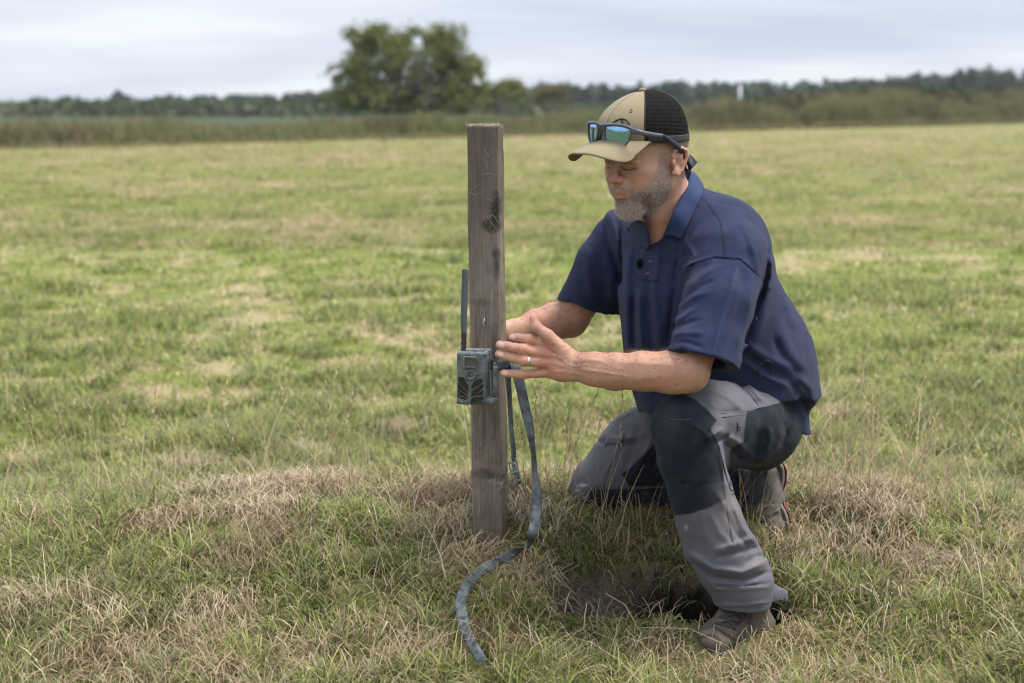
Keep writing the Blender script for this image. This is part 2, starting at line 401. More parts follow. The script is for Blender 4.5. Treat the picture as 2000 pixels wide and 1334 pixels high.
def sample_zone(n, y0, y1, marg, power=2.0):
    u = rng.random(n)
    if power == 2.0: y = 1 / (1 / y0 - u * (1 / y0 - 1 / y1))
    else: y = y0 + (y1 - y0) * u
    x = (rng.random(n) * 2 - 1) * (0.375 * y + marg) * (1.0 if y1 <= 5 else 1.45)
    return x, y
def pick_color(x, y, lush, dry, n):
    r = rng.random(n); t = rng.random(n)[:, None]
    c = Cg['green'] * (1 - t) + Cg['bright'] * t
    ol = rng.random(n) < 0.35; c[ol] = Cg['olive'] * (0.7 + 0.6 * rng.random((ol.sum(), 1)))
    dk = rng.random(n) < 0.20 + 0.25 * lush; c[dk] = Cg['dark'] * (0.8 + 0.8 * rng.random((dk.sum(), 1)))
    st = r < (0.085 + 0.72 * dry) * (1 - 0.7 * lush); c[st] = Cg['straw'] * (0.45 + 0.65 * rng.random((st.sum(), 1)))
    pl = r < (0.02 + 0.16 * dry) * (1 - 0.7 * lush); c[pl] = Cg['pale'] * (0.7 + 0.4 * rng.random((pl.sum(), 1)))
    return c * (0.62 + 0.72 * rng.random((n, 1))), st | pl
def lip_short(x, y):      # trodden, shorter turf along the near rim of the hollow
    return 1 - 0.62 * sst(-0.05, 0.1, x) * (1 - sst(0.66, 0.85, x)) * sst(2.80, 2.93, y) * (1 - sst(3.1, 3.2, y))
def build_grass():
    parts = []
    # near turf on the mound, with clumps
    n = 320000; x, y = sample_zone(n, 2.15, 4.9, 0.85, 2.0)
    cl = fbm(x * 7, y * 7, seed=41, octv=2); 
    cell = np.floor(x * 22) + np.floor(y * 22) * 131
    lush, dry = cover(x, y)
    hm = hole_mask(x, y)
    keep = (rng.random(n) < 0.30 + 1.0 * sst(0.35, 0.6, cl) + lush) & (rng.random(n) > np.clip(hm * 6, 0, 0.997)) & ~blocked(x, y)
    scr = np.exp(-((x + 0.20) / 0.14) ** 2 - ((y - 3.52) / 0.085) ** 2); keep &= rng.random(n) > np.clip(scr * 1.5, 0, 0.98)
    x, y, lush, dry, cl = x[keep], y[keep], lush[keep], dry[keep], cl[keep]; n = len(x)
    c, st = pick_color(x, y, lush, dry, n)
    h = (0.016 + 0.032 * rng.random(n) ** 1.5 + 0.018 * cl + 0.045 * lush) * (1 - 0.3 * dry)
    h *= lip_short(x, y)
    tuft_az = 2 * math.pi * _hash(np.floor(x * 16).astype(int), np.floor(y * 16).astype(int), np.zeros(n, int), 7)
    az = tuft_az + rng.normal(0, 0.9, n)
    lean = np.clip(0.55 + 0.65 * rng.random(n) + st * 0.3, 0, 1.22)
    parts.append(blades(x, y, h, (0.0018 + 0.0020 * rng.random(n)) * np.where(rng.random(n) < 0.16, 1.9, 1), lean, az, c, 3, roll=az + math.pi / 2 + rng.normal(0, 0.6, n)))
    # flat straw litter on the near turf
    n = 66000; x, y = sample_zone(n, 2.2, 4.9, 0.7); lush, dry = cover(x, y)
    keep = (rng.random(n) < 0.16 + 0.9 * dry) & (hole_mask(x, y) < 0.3) & ~blocked(x, y); x, y = x[keep], y[keep]; n = len(x)
    t = rng.random((n, 1)); c = (Cg['straw'] * (1 - t) + Cg['pale'] * t) * (0.38 + 0.5 * rng.random((n, 1))); bq = rng.random(n) < 0.35; c[bq] = Cg['brown'] * (0.8 + rng.random((bq.sum(), 1)))
    L = 0.03 + 0.07 * rng.random(n)
    parts.append(blades(x, y, L, 0.0014 + 0.0016 * rng.random(n), np.full(n, 1.22), rng.random(n) * 6.283, c, 3, z=ground_z(x, y) + 0.006 + 0.024 * rng.random(n) * lip_short(x, y)))
    # lusher long blades on the clumps
    n = 85000; x, y = sample_zone(n, 2.3, 11, 0.5); lush, dry = cover(x, y)
    keep = (rng.random(n) < lush * 0.95) & (hole_mask(x, y) < 0.1) & ~blocked(x, y); x, y, lush, dry = x[keep], y[keep], lush[keep], dry[keep]; n = len(x)
    c, st = pick_color(x, y, lush, dry * 0, n)
    sc = np.clip(y / 4.5, 1, 2)
    parts.append(blades(x, y, (0.05 + 0.08 * rng.random(n)) * lip_short(x, y), (0.0022 + 0.0022 * rng.random(n)) * sc, 0.4 + 0.7 * rng.random(n), rng.random(n) * 6.283, c, 4))
    # separate tufts, each of one hue
    def tufts(cx, cy, rad, hmin, hmax, nb, wd, hue):
        k = hole_mask(cx, cy) < 0.1; cx, cy, rad, hue = cx[k], cy[k], rad[k], hue[k]; m = len(cx)
        i = np.repeat(np.arange(m), nb); q = len(i); a = rng.random(q) * 6.283; rr = np.sqrt(rng.random(q)) * rad[i]
        xx, yy = cx[i] + np.cos(a) * rr, cy[i] + np.sin(a) * rr * 0.8; k = ~blocked(xx, yy) & (hole_mask(xx, yy) < 0.2)
        i, a, rr, xx, yy = i[k], a[k], rr[k], xx[k], yy[k]; q = len(i); sc = rad[i] / rad.mean()
        hh = rng.uniform(hmin, hmax, q) * sc * (1.1 - 0.5 * rr / rad[i]) * lip_short(xx, yy)
        cc = hue[i] * rng.uniform(0.55, 1.35, (q, 1)); dd_ = rng.random(q) < 0.12; cc[dd_] = Cg['straw'] * 0.7
        parts.append(blades(xx, yy, hh, wd * (0.6 + 0.8 * rng.random(q)), 0.25 + 0.75 * rr / rad[i] + 0.2 * rng.random(q), a + rng.normal(0, 0.4, q), cc, 4))
    hues = np.array([Cg['green'], Cg['bright'], Cg['dark'] * 2.0, np.array([0.085, 0.15, 0.06]), Cg['olive'] * 0.8])
    n = 250; cx, cy = sample_zone(n, 2.4, 4.7, 0.4); tufts(cx, cy, rng.uniform(0.02, 0.06, n), 0.035, 0.085, 70, 0.0026, hues[rng.integers(0, 5, n)])
    fx = np.array([spot_xy(a, b, d)[:2] for a, b, d in ((270, 1060, 3.7), (690, 1045, 3.5), (720, 1075, 3.45), (1010, 1190, 3.15), (960, 1140, 3.25), (1860, 1180, 3.2), (1560, 1160, 3.25), (1120, 1090, 3.4), (1600, 1130, 3.3), (400, 1020, 3.8), (1240, 1000, 3.5))])
    tufts(fx[:, 0], fx[:, 1], rng.uniform(0.05, 0.10, len(fx)), 0.05, 0.095, 210, 0.0026, hues[rng.integers(0, 2, len(fx))])
    n = 620; cx, cy = sample_zone(n, 4.4, 15, 0.6); tufts(cx, cy, rng.uniform(0.06, 0.16, n), 0.05, 0.10, 46, 0.006, hues[rng.integers(0, 4, n)])
    # matted dead thatch
    n = 46; cx, cy = sample_zone(n, 2.5, 6.0, 0.3); i = np.repeat(np.arange(n), 170); x = cx[i] + rng.normal(0, 0.055, len(i)); y = cy[i] + rng.normal(0, 0.04, len(i)); k = (hole_mask(x, y) < 0.3) & ~blocked(x, y); x, y, i = x[k], y[k], i[k]; n = len(x)
    hue_ = np.array([Cg['straw'], Cg['pale'] * 0.8, Cg['brown'] * 1.5])[rng.integers(0, 3, 46)][i] * rng.uniform(0.45, 1.05, (n, 1)); base_az = (rng.random(46) * 6.283)[i]
    parts.append(blades(x, y, rng.uniform(0.03, 0.09, n), rng.uniform(0.0014, 0.003, n), np.full(n, 1.22), base_az + rng.normal(0, 0.7, n), hue_, 3, z=ground_z(x, y) + 0.008 + 0.035 * rng.random(n) * lip_short(x, y)))
    mats = [(430, 1010, 3.8, 1), (520, 1050, 3.6, 1), (620, 1005, 3.75, 0), (330, 1085, 3.6, 0), (560, 1010, 3.8, 1), (870, 975, 3.62, 2), (840, 985, 3.62, 2), (895, 960, 3.66, 2), (1012, 945, 3.6, 2), (1008, 1000, 3.45, 1), (1650, 1010, 3.6, 2), (1720, 960, 3.8, 0), (1700, 1010, 3.6, 1), (890, 1040, 3.42, 0), (60, 1180, 3.2, 1), (180, 1240, 3.0, 0), (1030, 1150, 3.25, 0)]
    for (a, b, d, h_) in mats:
        q0 = spot_xy(a, b, min(d, 4.2)); n = 420; x = q0[0] + rng.normal(0, 0.06, n); y = q0[1] + rng.normal(0, 0.04, n); k = (hole_mask(x, y) < 0.1) & ~blocked(x, y); x, y = x[k], y[k]; n = len(x)
        cc = [Cg['straw'], Cg['pale'] * 0.85, Cg['brown'] * 0.9][h_] * rng.uniform(0.45, 1.1, (n, 1)); dk_ = rng.random(n) < (0.5 if h_ == 2 else 0.15); cc[dk_] = Cg['brown'] * 0.45
        parts.append(blades(x, y, rng.uniform(0.025, 0.08, n), rng.uniform(0.0016, 0.0032, n), np.full(n, 1.22), rng.random(n) * 6.283, cc, 3, z=ground_z(x, y) + 0.012 + 0.03 * rng.random(n) * lip_short(x, y)))
    # middle distance
    n = 330000; x, y = sample_zone(n, 4.6, 14, 0.9); lush, dry = cover(x, y)
    cl = fbm(x * 3.5, y * 3.5, seed=43, octv=2)
    keep = rng.random(n) < 0.45 + cl; x, y, lush, dry, cl = x[keep], y[keep], lush[keep], dry[keep], cl[keep]; n = len(x)
    c, st = pick_color(x, y, lush, dry, n)
    c = c * (1 + 0.14 * sst(4.8, 8, y))[:, None]
    h = (0.017 + 0.026 * rng.random(n) + 0.055 * lush + 0.035 * sst(.5, .8, cl)) * (1 - 0.4 * dry)
    parts.append(blades(x, y, h, 0.0008 * y * (0.6 + 0.8 * rng.random(n)), 0.55 + 0.65 * rng.random(n) + 0.3 * st, rng.random(n) * 6.283, c, 2))
    # far field
    n = 290000; x, y = sample_zone(n, 13, 150, 2.0)
    keep = y < 69 + 1.4 * x + 1.0; x, y = x[keep], y[keep]; n = len(x); lush, dry = cover(x, y)
    c, st = pick_color(x, y, lush, dry, n); c = (0.5 * c + 0.5 * turf_color(x, y)) * np.array([1.0, 0.92, 1.08])
    parts.append(blades(x, y, 0.03 + 0.04 * rng.random(n) + 0.05 * lush, 0.0011 * y * (0.6 + 0.8 * rng.random(n)), 0.5 + 0.6 * rng.random(n), rng.random(n) * 6.283, c, 1))
    v, f, c = join_np(parts)
    o = mesh_from('grass', v, f, blade_mat('grass_blades', 0.3), col=c)
    tag(o, 'short grazed meadow grass with straw coloured patches', 'grass', kind='stuff')
    # --- long dry stems
    parts = []
    def stems(n, xr, yr, hr, wr, lean=(0.2, 1.0), az=None, tone='pale', segs=5, sagv=0.35):
        x = rng.uniform(*xr, n); y = rng.uniform(*yr, n); k = (hole_mask(x, y) < 0.5) & ~blocked(x, y) & ((lip_short(x, y) > 0.75) | (rng.random(n) < 0.12)); x, y = x[k], y[k]; m = len(x)
        a = rng.random(m) * 6.283 if az is None else rng.normal(az[0], az[1], m)
        cc = Cg[tone] * (0.4 + 0.5 * rng.random((m, 1))); g = rng.random(m) < 0.2; cc[g] = Cg['brown'] * 1.7
        parts.append(blades(x, y, rng.uniform(*hr, m), rng.uniform(*wr, m), rng.uniform(*lean, m), a, cc, segs, sag=sagv))
    stems(420, (-1.6, 1.9), (2.3, 4.3), (0.08, 0.24), (0.0010, 0.0024), (0.5, 1.2))
    stems(70, (-1.5, 1.7), (2.45, 3.3), (0.14, 0.32), (0.0014, 0.0030), (0.8, 1.22))
    stems(60, (0.02, 0.62), (3.30, 3.42), (0.12, 0.28), (0.0016, 0.003), (0.1, 0.8), tone='straw')      # bank in front of the knee
    stems(60, (0.12, 0.68), (3.30, 3.38), (0.08, 0.15), (0.0016, 0.003), (0.8, 1.2), az=(-1.57, 0.7), tone='brown', sagv=1.3)  # hanging over the hole
    # ragged turf overhanging the back of the hollow
    n = 420; x = rng.uniform(0.08, 0.74, n); y = 3.235 - 0.05 * ((x - 0.32) / 0.3) ** 2 + rng.normal(0, 0.02, n) + 0.045; t = rng.random((n, 1))
    c = np.where(rng.random((n, 1)) < 0.55, Cg['green'] * (0.5 + 0.8 * t), np.where(rng.random((n, 1)) < 0.5, Cg['straw'] * (0.4 + 0.5 * t), Cg['brown'] * (0.6 + t)))
    parts.append(blades(x, y, rng.uniform(0.03, 0.085, n), rng.uniform(0.0014, 0.0032, n), rng.uniform(0.7, 1.2, n), rng.normal(-1.57, 0.6, n), c, 5, sag=1.3))
    stems(130, (0.66, 1.15), (3.45, 3.9), (0.18, 0.5), (0.0014, 0.003), (0.3, 0.95), az=(0.35, 0.7), tone='straw')  # behind the boot
    stems(150, (0.85, 1.9), (3.2, 4.4), (0.14, 0.42), (0.0014, 0.003), (0.4, 1.05), tone='straw')
    stems(170, (-1.5, -0.1), (3.6, 4.5), (0.12, 0.34), (0.0013, 0.0024), (0.1, 0.8), tone='straw')
    stems(140, (0.0, 0.75), (3.5, 3.8), (0.16, 0.34), (0.0014, 0.0026), (0.1, 0.6), tone='straw')
    stems(200, (-0.6, 0.6), (3.1, 3.6), (0.05, 0.16), (0.0016, 0.003), (0.7, 1.2))
    stems(260, (-4, 5), (4.6, 9), (0.1, 0.3), (0.003, 0.006), (0.2, 0.9), tone='straw', segs=4)
    # seed heads: little spikelets up a few upright stems
    hx = np.concatenate([rng.uniform(0.02, 0.6, 46), rng.uniform(-1.3, -0.35, 30), rng.uniform(0.7, 1.7, 40)]); hy = np.concatenate([rng.uniform(3.28, 3.6, 46), rng.uniform(3.4, 4.1, 30), rng.uniform(3.3, 4.1, 40)])
    k = hole_mask(hx, hy) < 0.3; hx, hy = hx[k], hy[k]; m = len(hx); H = rng.uniform(0.2, 0.38, m); A = rng.random(m) * 6.283; L = rng.uniform(0.05, 0.5, m)
    parts.append(blades(hx, hy, H, np.full(m, 0.002), L, A, Cg['straw'] * 0.8 * np.ones((m, 1)), 6)); gz = ground_z(hx, hy)
    for t in np.linspace(0.72, 1.0, 12):
        hz = L * H * t ** 1.7; vt = H * t * np.sqrt(np.clip(1 - (0.8 * L * t) ** 2, 0.03, 1))
        parts.append(blades(hx + np.cos(A) * hz, hy + np.sin(A) * hz, np.full(m, 0.012), np.full(m, 0.004), rng.uniform(0.3, 0.9, m), rng.random(m) * 6.283, Cg['straw'] * (0.5 + 0.5 * rng.random((m, 1))), 2, z=gz + vt))
    v, f, c = join_np(parts)
    o = mesh_from('dry_grass_stems', v, f, blade_mat('dry_stems', 0.2), col=c)
    tag(o, 'long dry straw stems and seed heads over the turf', 'dry grass', kind='stuff')

# ================================================================== TREES AND FIELD EDGE
def leaf_cards(P, size, tone, seed=0, aspect=0.6):
    r = np.random.default_rng(seed); n = len(P)
    a = r.normal(size=(n, 3)); a /= np.linalg.norm(a, axis=1)[:, None]
    b = r.normal(size=(n, 3)); b -= a * (a * b).sum(1)[:, None]; b /= np.linalg.norm(b, axis=1)[:, None]
    s = (size * (0.6 + 0.8 * r.random(n)))[:, None]
    V4 = np.stack([P - a * s, P + b * s * aspect, P + a * s, P - b * s * aspect], 1).reshape(-1, 3)
    F = np.arange(n * 4).reshape(-1, 4)
    return V4, F, np.repeat(tone, 4, axis=0)
LEAF = None
def tree_obj(name, lobes, d, trunks, leaf, nleaf, c1, c2, label, cat, group=None, clump=0.45, depth_f=0.8, seed=1, dens=0.52):
    """lobes (px,py,rx,ry) around axial distance d; real depth comes from each lobe's own third radius and offset"""
    global LEAF
    if LEAF is None: LEAF = blade_mat('tree_leaves', 0.25, 0.6)
    r = np.random.default_rng(seed); k = d / FPX
    base = V(trunks[0][0], 667, d); base[2] = 0.0
    root = empty(name, base, label, cat, group)
    vol = np.array([l[2] * l[3] for l in lobes], float); vol /= vol.sum()
    ncl = max(30, int(nleaf / 42)); pts = []
    while len(pts) < ncl:
        i = r.choice(len(lobes), p=vol); l = lobes[i]
        u = r.normal(size=3); u /= np.linalg.norm(u); u *= r.random() ** 0.42
        off = (r.random() - 0.5) * 0.5 * l[2]
        p = V(l[0] + u[0] * l[2], l[1] + u[1] * l[3], d) + np.array([0, (u[2] * l[2] * depth_f + off) * k, 0])
        if p[2] > 0.15: pts.append(p)
    pts = np.array(pts)
    cr = clump * (0.5 + 0.9 * r.random(ncl))
    idx = r.integers(0, ncl, nleaf)
    P = pts[idx] + r.normal(size=(nleaf, 3)) * cr[idx][:, None] * np.array([1, 1, 0.7])
    gap = fbm(P[:, 0] * 1.1 + 50, P[:, 1] * 1.1, P[:, 2] * 1.1, seed=seed + 70, octv=2); P = P[(P[:, 2] > 0.05) & (gap > 0.46)]
    n = len(P); tone = (np.array(c1) + (np.array(c2) - np.array(c1)) * (r.random((ncl, 1)) ** 1.3)[r.integers(0, ncl, n)] ) * (0.75 + 0.5 * r.random((n, 1)))
    v, f, c = leaf_cards(P, np.full(n, leaf), tone, seed)
    mesh_from('crown', v, f, LEAF, root, smooth=False, col=c)
    L = []
    for (tx, rad, _) in trunks:
        b0 = V(tx, 667, d); b0[2] = -0.2; near = [i for i in range(len(lobes))]
        forkz = 0.22 * pts[:, 2].max(); fk = b0 + np.array([r.normal() * 0.1, 0, 0.2 + forkz])
        L.append(tube(catmull([b0, (b0 + fk) / 2 + r.normal(size=3) * 0.06, fk], 4), np.linspace(rad, rad * 0.75, 9), 9))
        sel = r.choice(ncl, min(46, ncl), replace=False)
        for j in sel:
            e_ = pts[j]
            if abs(e_[0] - b0[0]) > 5.0: continue
            mid = fk + (e_ - fk) * 0.5 + np.array([r.normal() * 0.25, r.normal() * 0.25, 0.35])
            L.append(tube(catmull([fk, mid, e_], 4), np.linspace(rad * 0.26, rad * 0.04, 9), 5, cap=False))
    v, f = merge_parts(L)
    mesh_from('trunk', v, f, BARK, root)
    return root
def build_far():
    global BARK
    BARK = simple_mat('bark', (0.035, 0.028, 0.02), 0.9, 0.3, 8, 0.01)
    tree_obj('hawthorn_tree', [(745, 78, 62, 27), (700, 72, 28, 20), (852, 82, 55, 30), (800, 122, 100, 46), (700, 150, 62, 34), (882, 132, 58, 42), (757, 184, 108, 34),
              (868, 186, 72, 30), (668, 196, 40, 22), (922, 140, 26, 16), (660, 150, 24, 10), (740, 60, 20, 14), (880, 66, 26, 14), (800, 66, 14, 20), (690, 60, 16, 10), (925, 120, 14, 8), (935, 165, 16, 14), (715, 110, 40, 26), (900, 190, 50, 20), (648, 132, 8, 5), (800, 190, 130, 26)], 110,
             [(757, 0.34, 0), (836, 0.3, 0)], 0.115, 76000, (0.095, 0.115, 0.03), (0.21, 0.215, 0.065),
             'broad dark green hawthorn with two trunks, the tallest tree beyond the field', 'tree', clump=0.36, seed=3)
    tree_obj('bush', [(985, 186, 36, 24), (960, 196, 26, 18), (1000, 176, 20, 18)], 128, [(982, 0.15, 0)], 0.12, 6000, (0.10, 0.12, 0.022), (0.2, 0.2, 0.04),
             'yellow-green bush just to the right of the big hawthorn', 'bush', clump=0.4, seed=5)
    tree_obj('bush', [(1075, 190, 32, 20), (1062, 196, 20, 14), (1088, 184, 18, 14)], 150, [(1075, 0.15, 0)], 0.14, 5000, (0.09, 0.085, 0.03), (0.17, 0.14, 0.05),
             'brownish green round bush standing alone before the far woodland', 'bush', clump=0.4, seed=6)
    tree_obj('bush', [(925, 196, 24, 24), (905, 205, 20, 18)], 120, [(922, 0.1, 0)], 0.11, 3500, (0.085, 0.1, 0.03), (0.15, 0.16, 0.05),
             'low olive bush under the right edge of the hawthorn crown', 'bush', clump=0.35, seed=7)
    # far woodland
    r = np.random.default_rng(9); prof = [(-900, 200), (0, 207), (60, 203), (105, 191), (160, 201), (250, 196), (400, 191), (500, 188), (560, 191), (620, 182), (700, 176), (900, 170), (1030, 166), (1100, 164),
            (1200, 165), (1400, 161), (1600, 158), (1700, 151), (1800, 147), (1845, 134), (1945, 136), (1968, 150), (2000, 152), (2900, 160)]
    px_, py_ = np.array(prof).T; parts = []; cores = []
    for row in range(3):
        dd = 430 + row * 70; k = dd / FPX
        for tx in np.arange(-420, 2420, 17):
            px = tx + r.normal() * 8; top = np.interp(px, px_, py_) + (2 - row) * 4 + r.normal() * 3.2 + (5 if 0 < px < 100 else 0)
            Ht = (215 - top) * k + CAM_Z; R = (6 + 16 * r.random() ** 1.5) * k
            cx = (px - 1000) * k; cyv = dd + r.normal() * 12
            n = 70; u = r.normal(size=(n, 3)); u /= np.linalg.norm(u, axis=1)[:, None]; u[:, 2] = np.abs(u[:, 2]) * 1.0 - 0.25 * (r.random(n))
            P = np.array([cx, cyv, Ht * 0.45]) + u * np.array([R, R, Ht * 0.52]) * (0.85 + 0.25 * r.random((n, 1)))
            P[:, 2] = np.maximum(P[:, 2], 0.3)
            t0 = r.random() ; tone = (np.array([0.03, 0.045, 0.022]) * (1 - t0) + np.array([0.06, 0.078, 0.035]) * t0) * (0.7 + 0.6 * r.random((n, 1)))
            parts.append(leaf_cards(P, np.full(n, 1.25), tone, int(r.integers(1e6)), 0.8))
            ng = 12; uu = r.normal(size=(ng, 3))
            P2 = np.array([cx, cyv, Ht * 0.35]) + uu * np.array([R * .3, R * .3, Ht * 0.18]); P2[:, 2] = np.maximum(P2[:, 2], 0.5)
            parts.append(leaf_cards(P2, np.full(ng, 3.2), np.full((ng, 3), 0.04) * np.array([1, 1.3, .6]), int(r.integers(1e6)), 0.9))
    n = 26000; sx = r.uniform(-170, 190, n); sy = 300 + r.normal(size=n) * 25; hz = 0.8 + 3.2 * fbm(sx * 0.05, sy * 0, seed=66, octv=3)
    P = np.stack([sx, sy, hz * r.random(n) ** 0.6], 1); t0 = fbm(sx * 0.04, sy * 0.0, seed=67)[:, None]
    parts.append(leaf_cards(P, np.full(n, 0.8), (np.array([0.035, 0.05, 0.022]) * (1 - t0) + np.array([0.09, 0.10, 0.045]) * t0) * (0.7 + 0.6 * r.random((n, 1))), 77, 0.8))
    v, f, c = join_np(parts)
    o = mesh_from('woodland', v, f, LEAF, smooth=False, col=c); tag(o, 'distant dark woodland along the horizon', 'woodland', kind='stuff')
    # rough grass, nettles and reeds along the field edge
    n = 95000; u = rng.random(n)
    x = -34 + 115 * u ** 1.0; wdt = rng.random(n) ** 1.3; off = wdt * 7
    y = 69 + 1.4 * x + off * 1.5
    keep = np.abs(x) < 0.42 * y + 6; x, y, off, wdt = x[keep], y[keep], off[keep], wdt[keep]; n = len(x)
    hmax = np.interp(x, [-30, 0, 5, 10, 20, 50], [0.95, 0.95, 1.15, 1.5, 1.9, 2.8])
    nn = fbm(x * 0.5, y * 0.12, seed=51, octv=3)
    h = hmax * (0.35 + 0.65 * sst(0.0, 0.35, wdt)) * (0.30 + 1.3 * nn) * (0.7 + 0.45 * rng.random(n))
    h *= np.where(wdt < 0.12, 0.55, 1)
    tn = fbm(x * 0.35 + 40, y * 0.1, seed=52, octv=3)[:, None]; t = rng.random((n, 1))
    c = (np.array([0.055, 0.092, 0.026]) * (1 - t) + np.array([0.12, 0.165, 0.042]) * t)
    br = sst(0.48, 0.68, tn); c = c * (1 - 0.3 * br) + np.array([0.15, 0.125, 0.065]) * 0.3 * br; dkc = sst(0.55, 0.7, fbm(x * 0.6 + 9, y * 0.2, seed=53, octv=2))[:, None]; c = c * (1 - 0.6 * dkc)
    lowf = (wdt < 0.14)[:, None]; c = np.where(lowf, c * 0.5 + np.array([0.26, 0.22, 0.12]) * 0.5, c)
    tk = rng.random(n) < 0.10; c[tk] = np.array([0.20, 0.13, 0.09]) * (0.8 + 0.5 * rng.random((tk.sum(), 1)))
    v, f, c = blades(x, y, h, 0.0012 * y * (0.6 + rng.random(n)), rng.uniform(0, 0.5, n), rng.random(n) * 6.283, c, 2)
    o = mesh_from('field_edge_reeds', v, f, blade_mat('reeds', 0.25), col=c); tag(o, 'rank grass and reeds along the far edge of the field', 'reeds', kind='stuff')
    # hedge on the right: dense leaf mass following the field edge
    r = np.random.default_rng(12); n = 60000; s = r.random(n)
    x = 14 + 50 * s; yb = 69 + 1.4 * x + 11
    hh = np.interp(x, [14, 20, 28, 34, 38, 64], [1.5, 2.1, 2.7, 3.1, 3.0, 3.4]) * (0.8 + 0.35 * fbm(x * 0.35, x * 0, seed=61, octv=3))
    cl = r.normal(size=n)
    P = np.stack([x + r.normal(size=n) * 0.5, yb + r.normal(size=n) * 1.6, hh * r.random(n) ** 0.7], 1)
    tn = fbm(x * 0.22, P[:, 2] * 0.6, seed=62, octv=3)[:, None]; dk = np.exp(-((x - 37) / 4.5) ** 2)[:, None]
    c = (np.array([0.07, 0.085, 0.03]) * (1 - sst(.35, .65, tn)) + np.array([0.13, 0.105, 0.055]) * sst(.35, .65, tn)) * (1 - 0.35 * dk) * (0.7 + 0.6 * r.random((n, 1)))
    v, f, c = leaf_cards(P, np.full(n, 0.2), c, 4, 0.7)
    root = empty('hedge', (38, 132, 0), 'long brown-green hedge along the right part of the field edge', 'hedge')
    mesh_from('foliage', v, f, LEAF, root, smooth=False, col=c)
    # thin things standing in the distance
    wm = simple_mat('weathered_white', (0.62, 0.63, 0.64), 0.6, 0.1, 4)
    def mast(name, px, ytop, d, r0, label, cat, parts_):
        b = V(px, 667, d); b[2] = 0; top = V(px, ytop, d)[2]
        root = empty(name, b, label, cat)
        v, f = tube([b + [0, 0, -0.2], b + [0, 0, top * 0.5], b + [0, 0, top]], [r0, r0 * 0.9, r0 * 0.75], 10); mesh_from('pole', v, f, wm, root)
        v, f = tube([b + [0, 0, top], b + [0, 0, top + r0 * 1.2]], [r0 * 1.5, r0 * 0.7], 10); mesh_from('cap', v, f, wm, root)
    mast('marker_post', 1433, 162, 150, 0.17, 'pale grey post standing up in front of the far woodland, right of the cap', 'post', 1)
    mast('radio_mast', 376, 166, 610, 0.42, 'faint thin mast sticking up above the woodland at left', 'mast', 1)
if 'env' not in SKIP:
    build_ground()
    if 'grass' not in SKIP: build_grass()
    build_far()
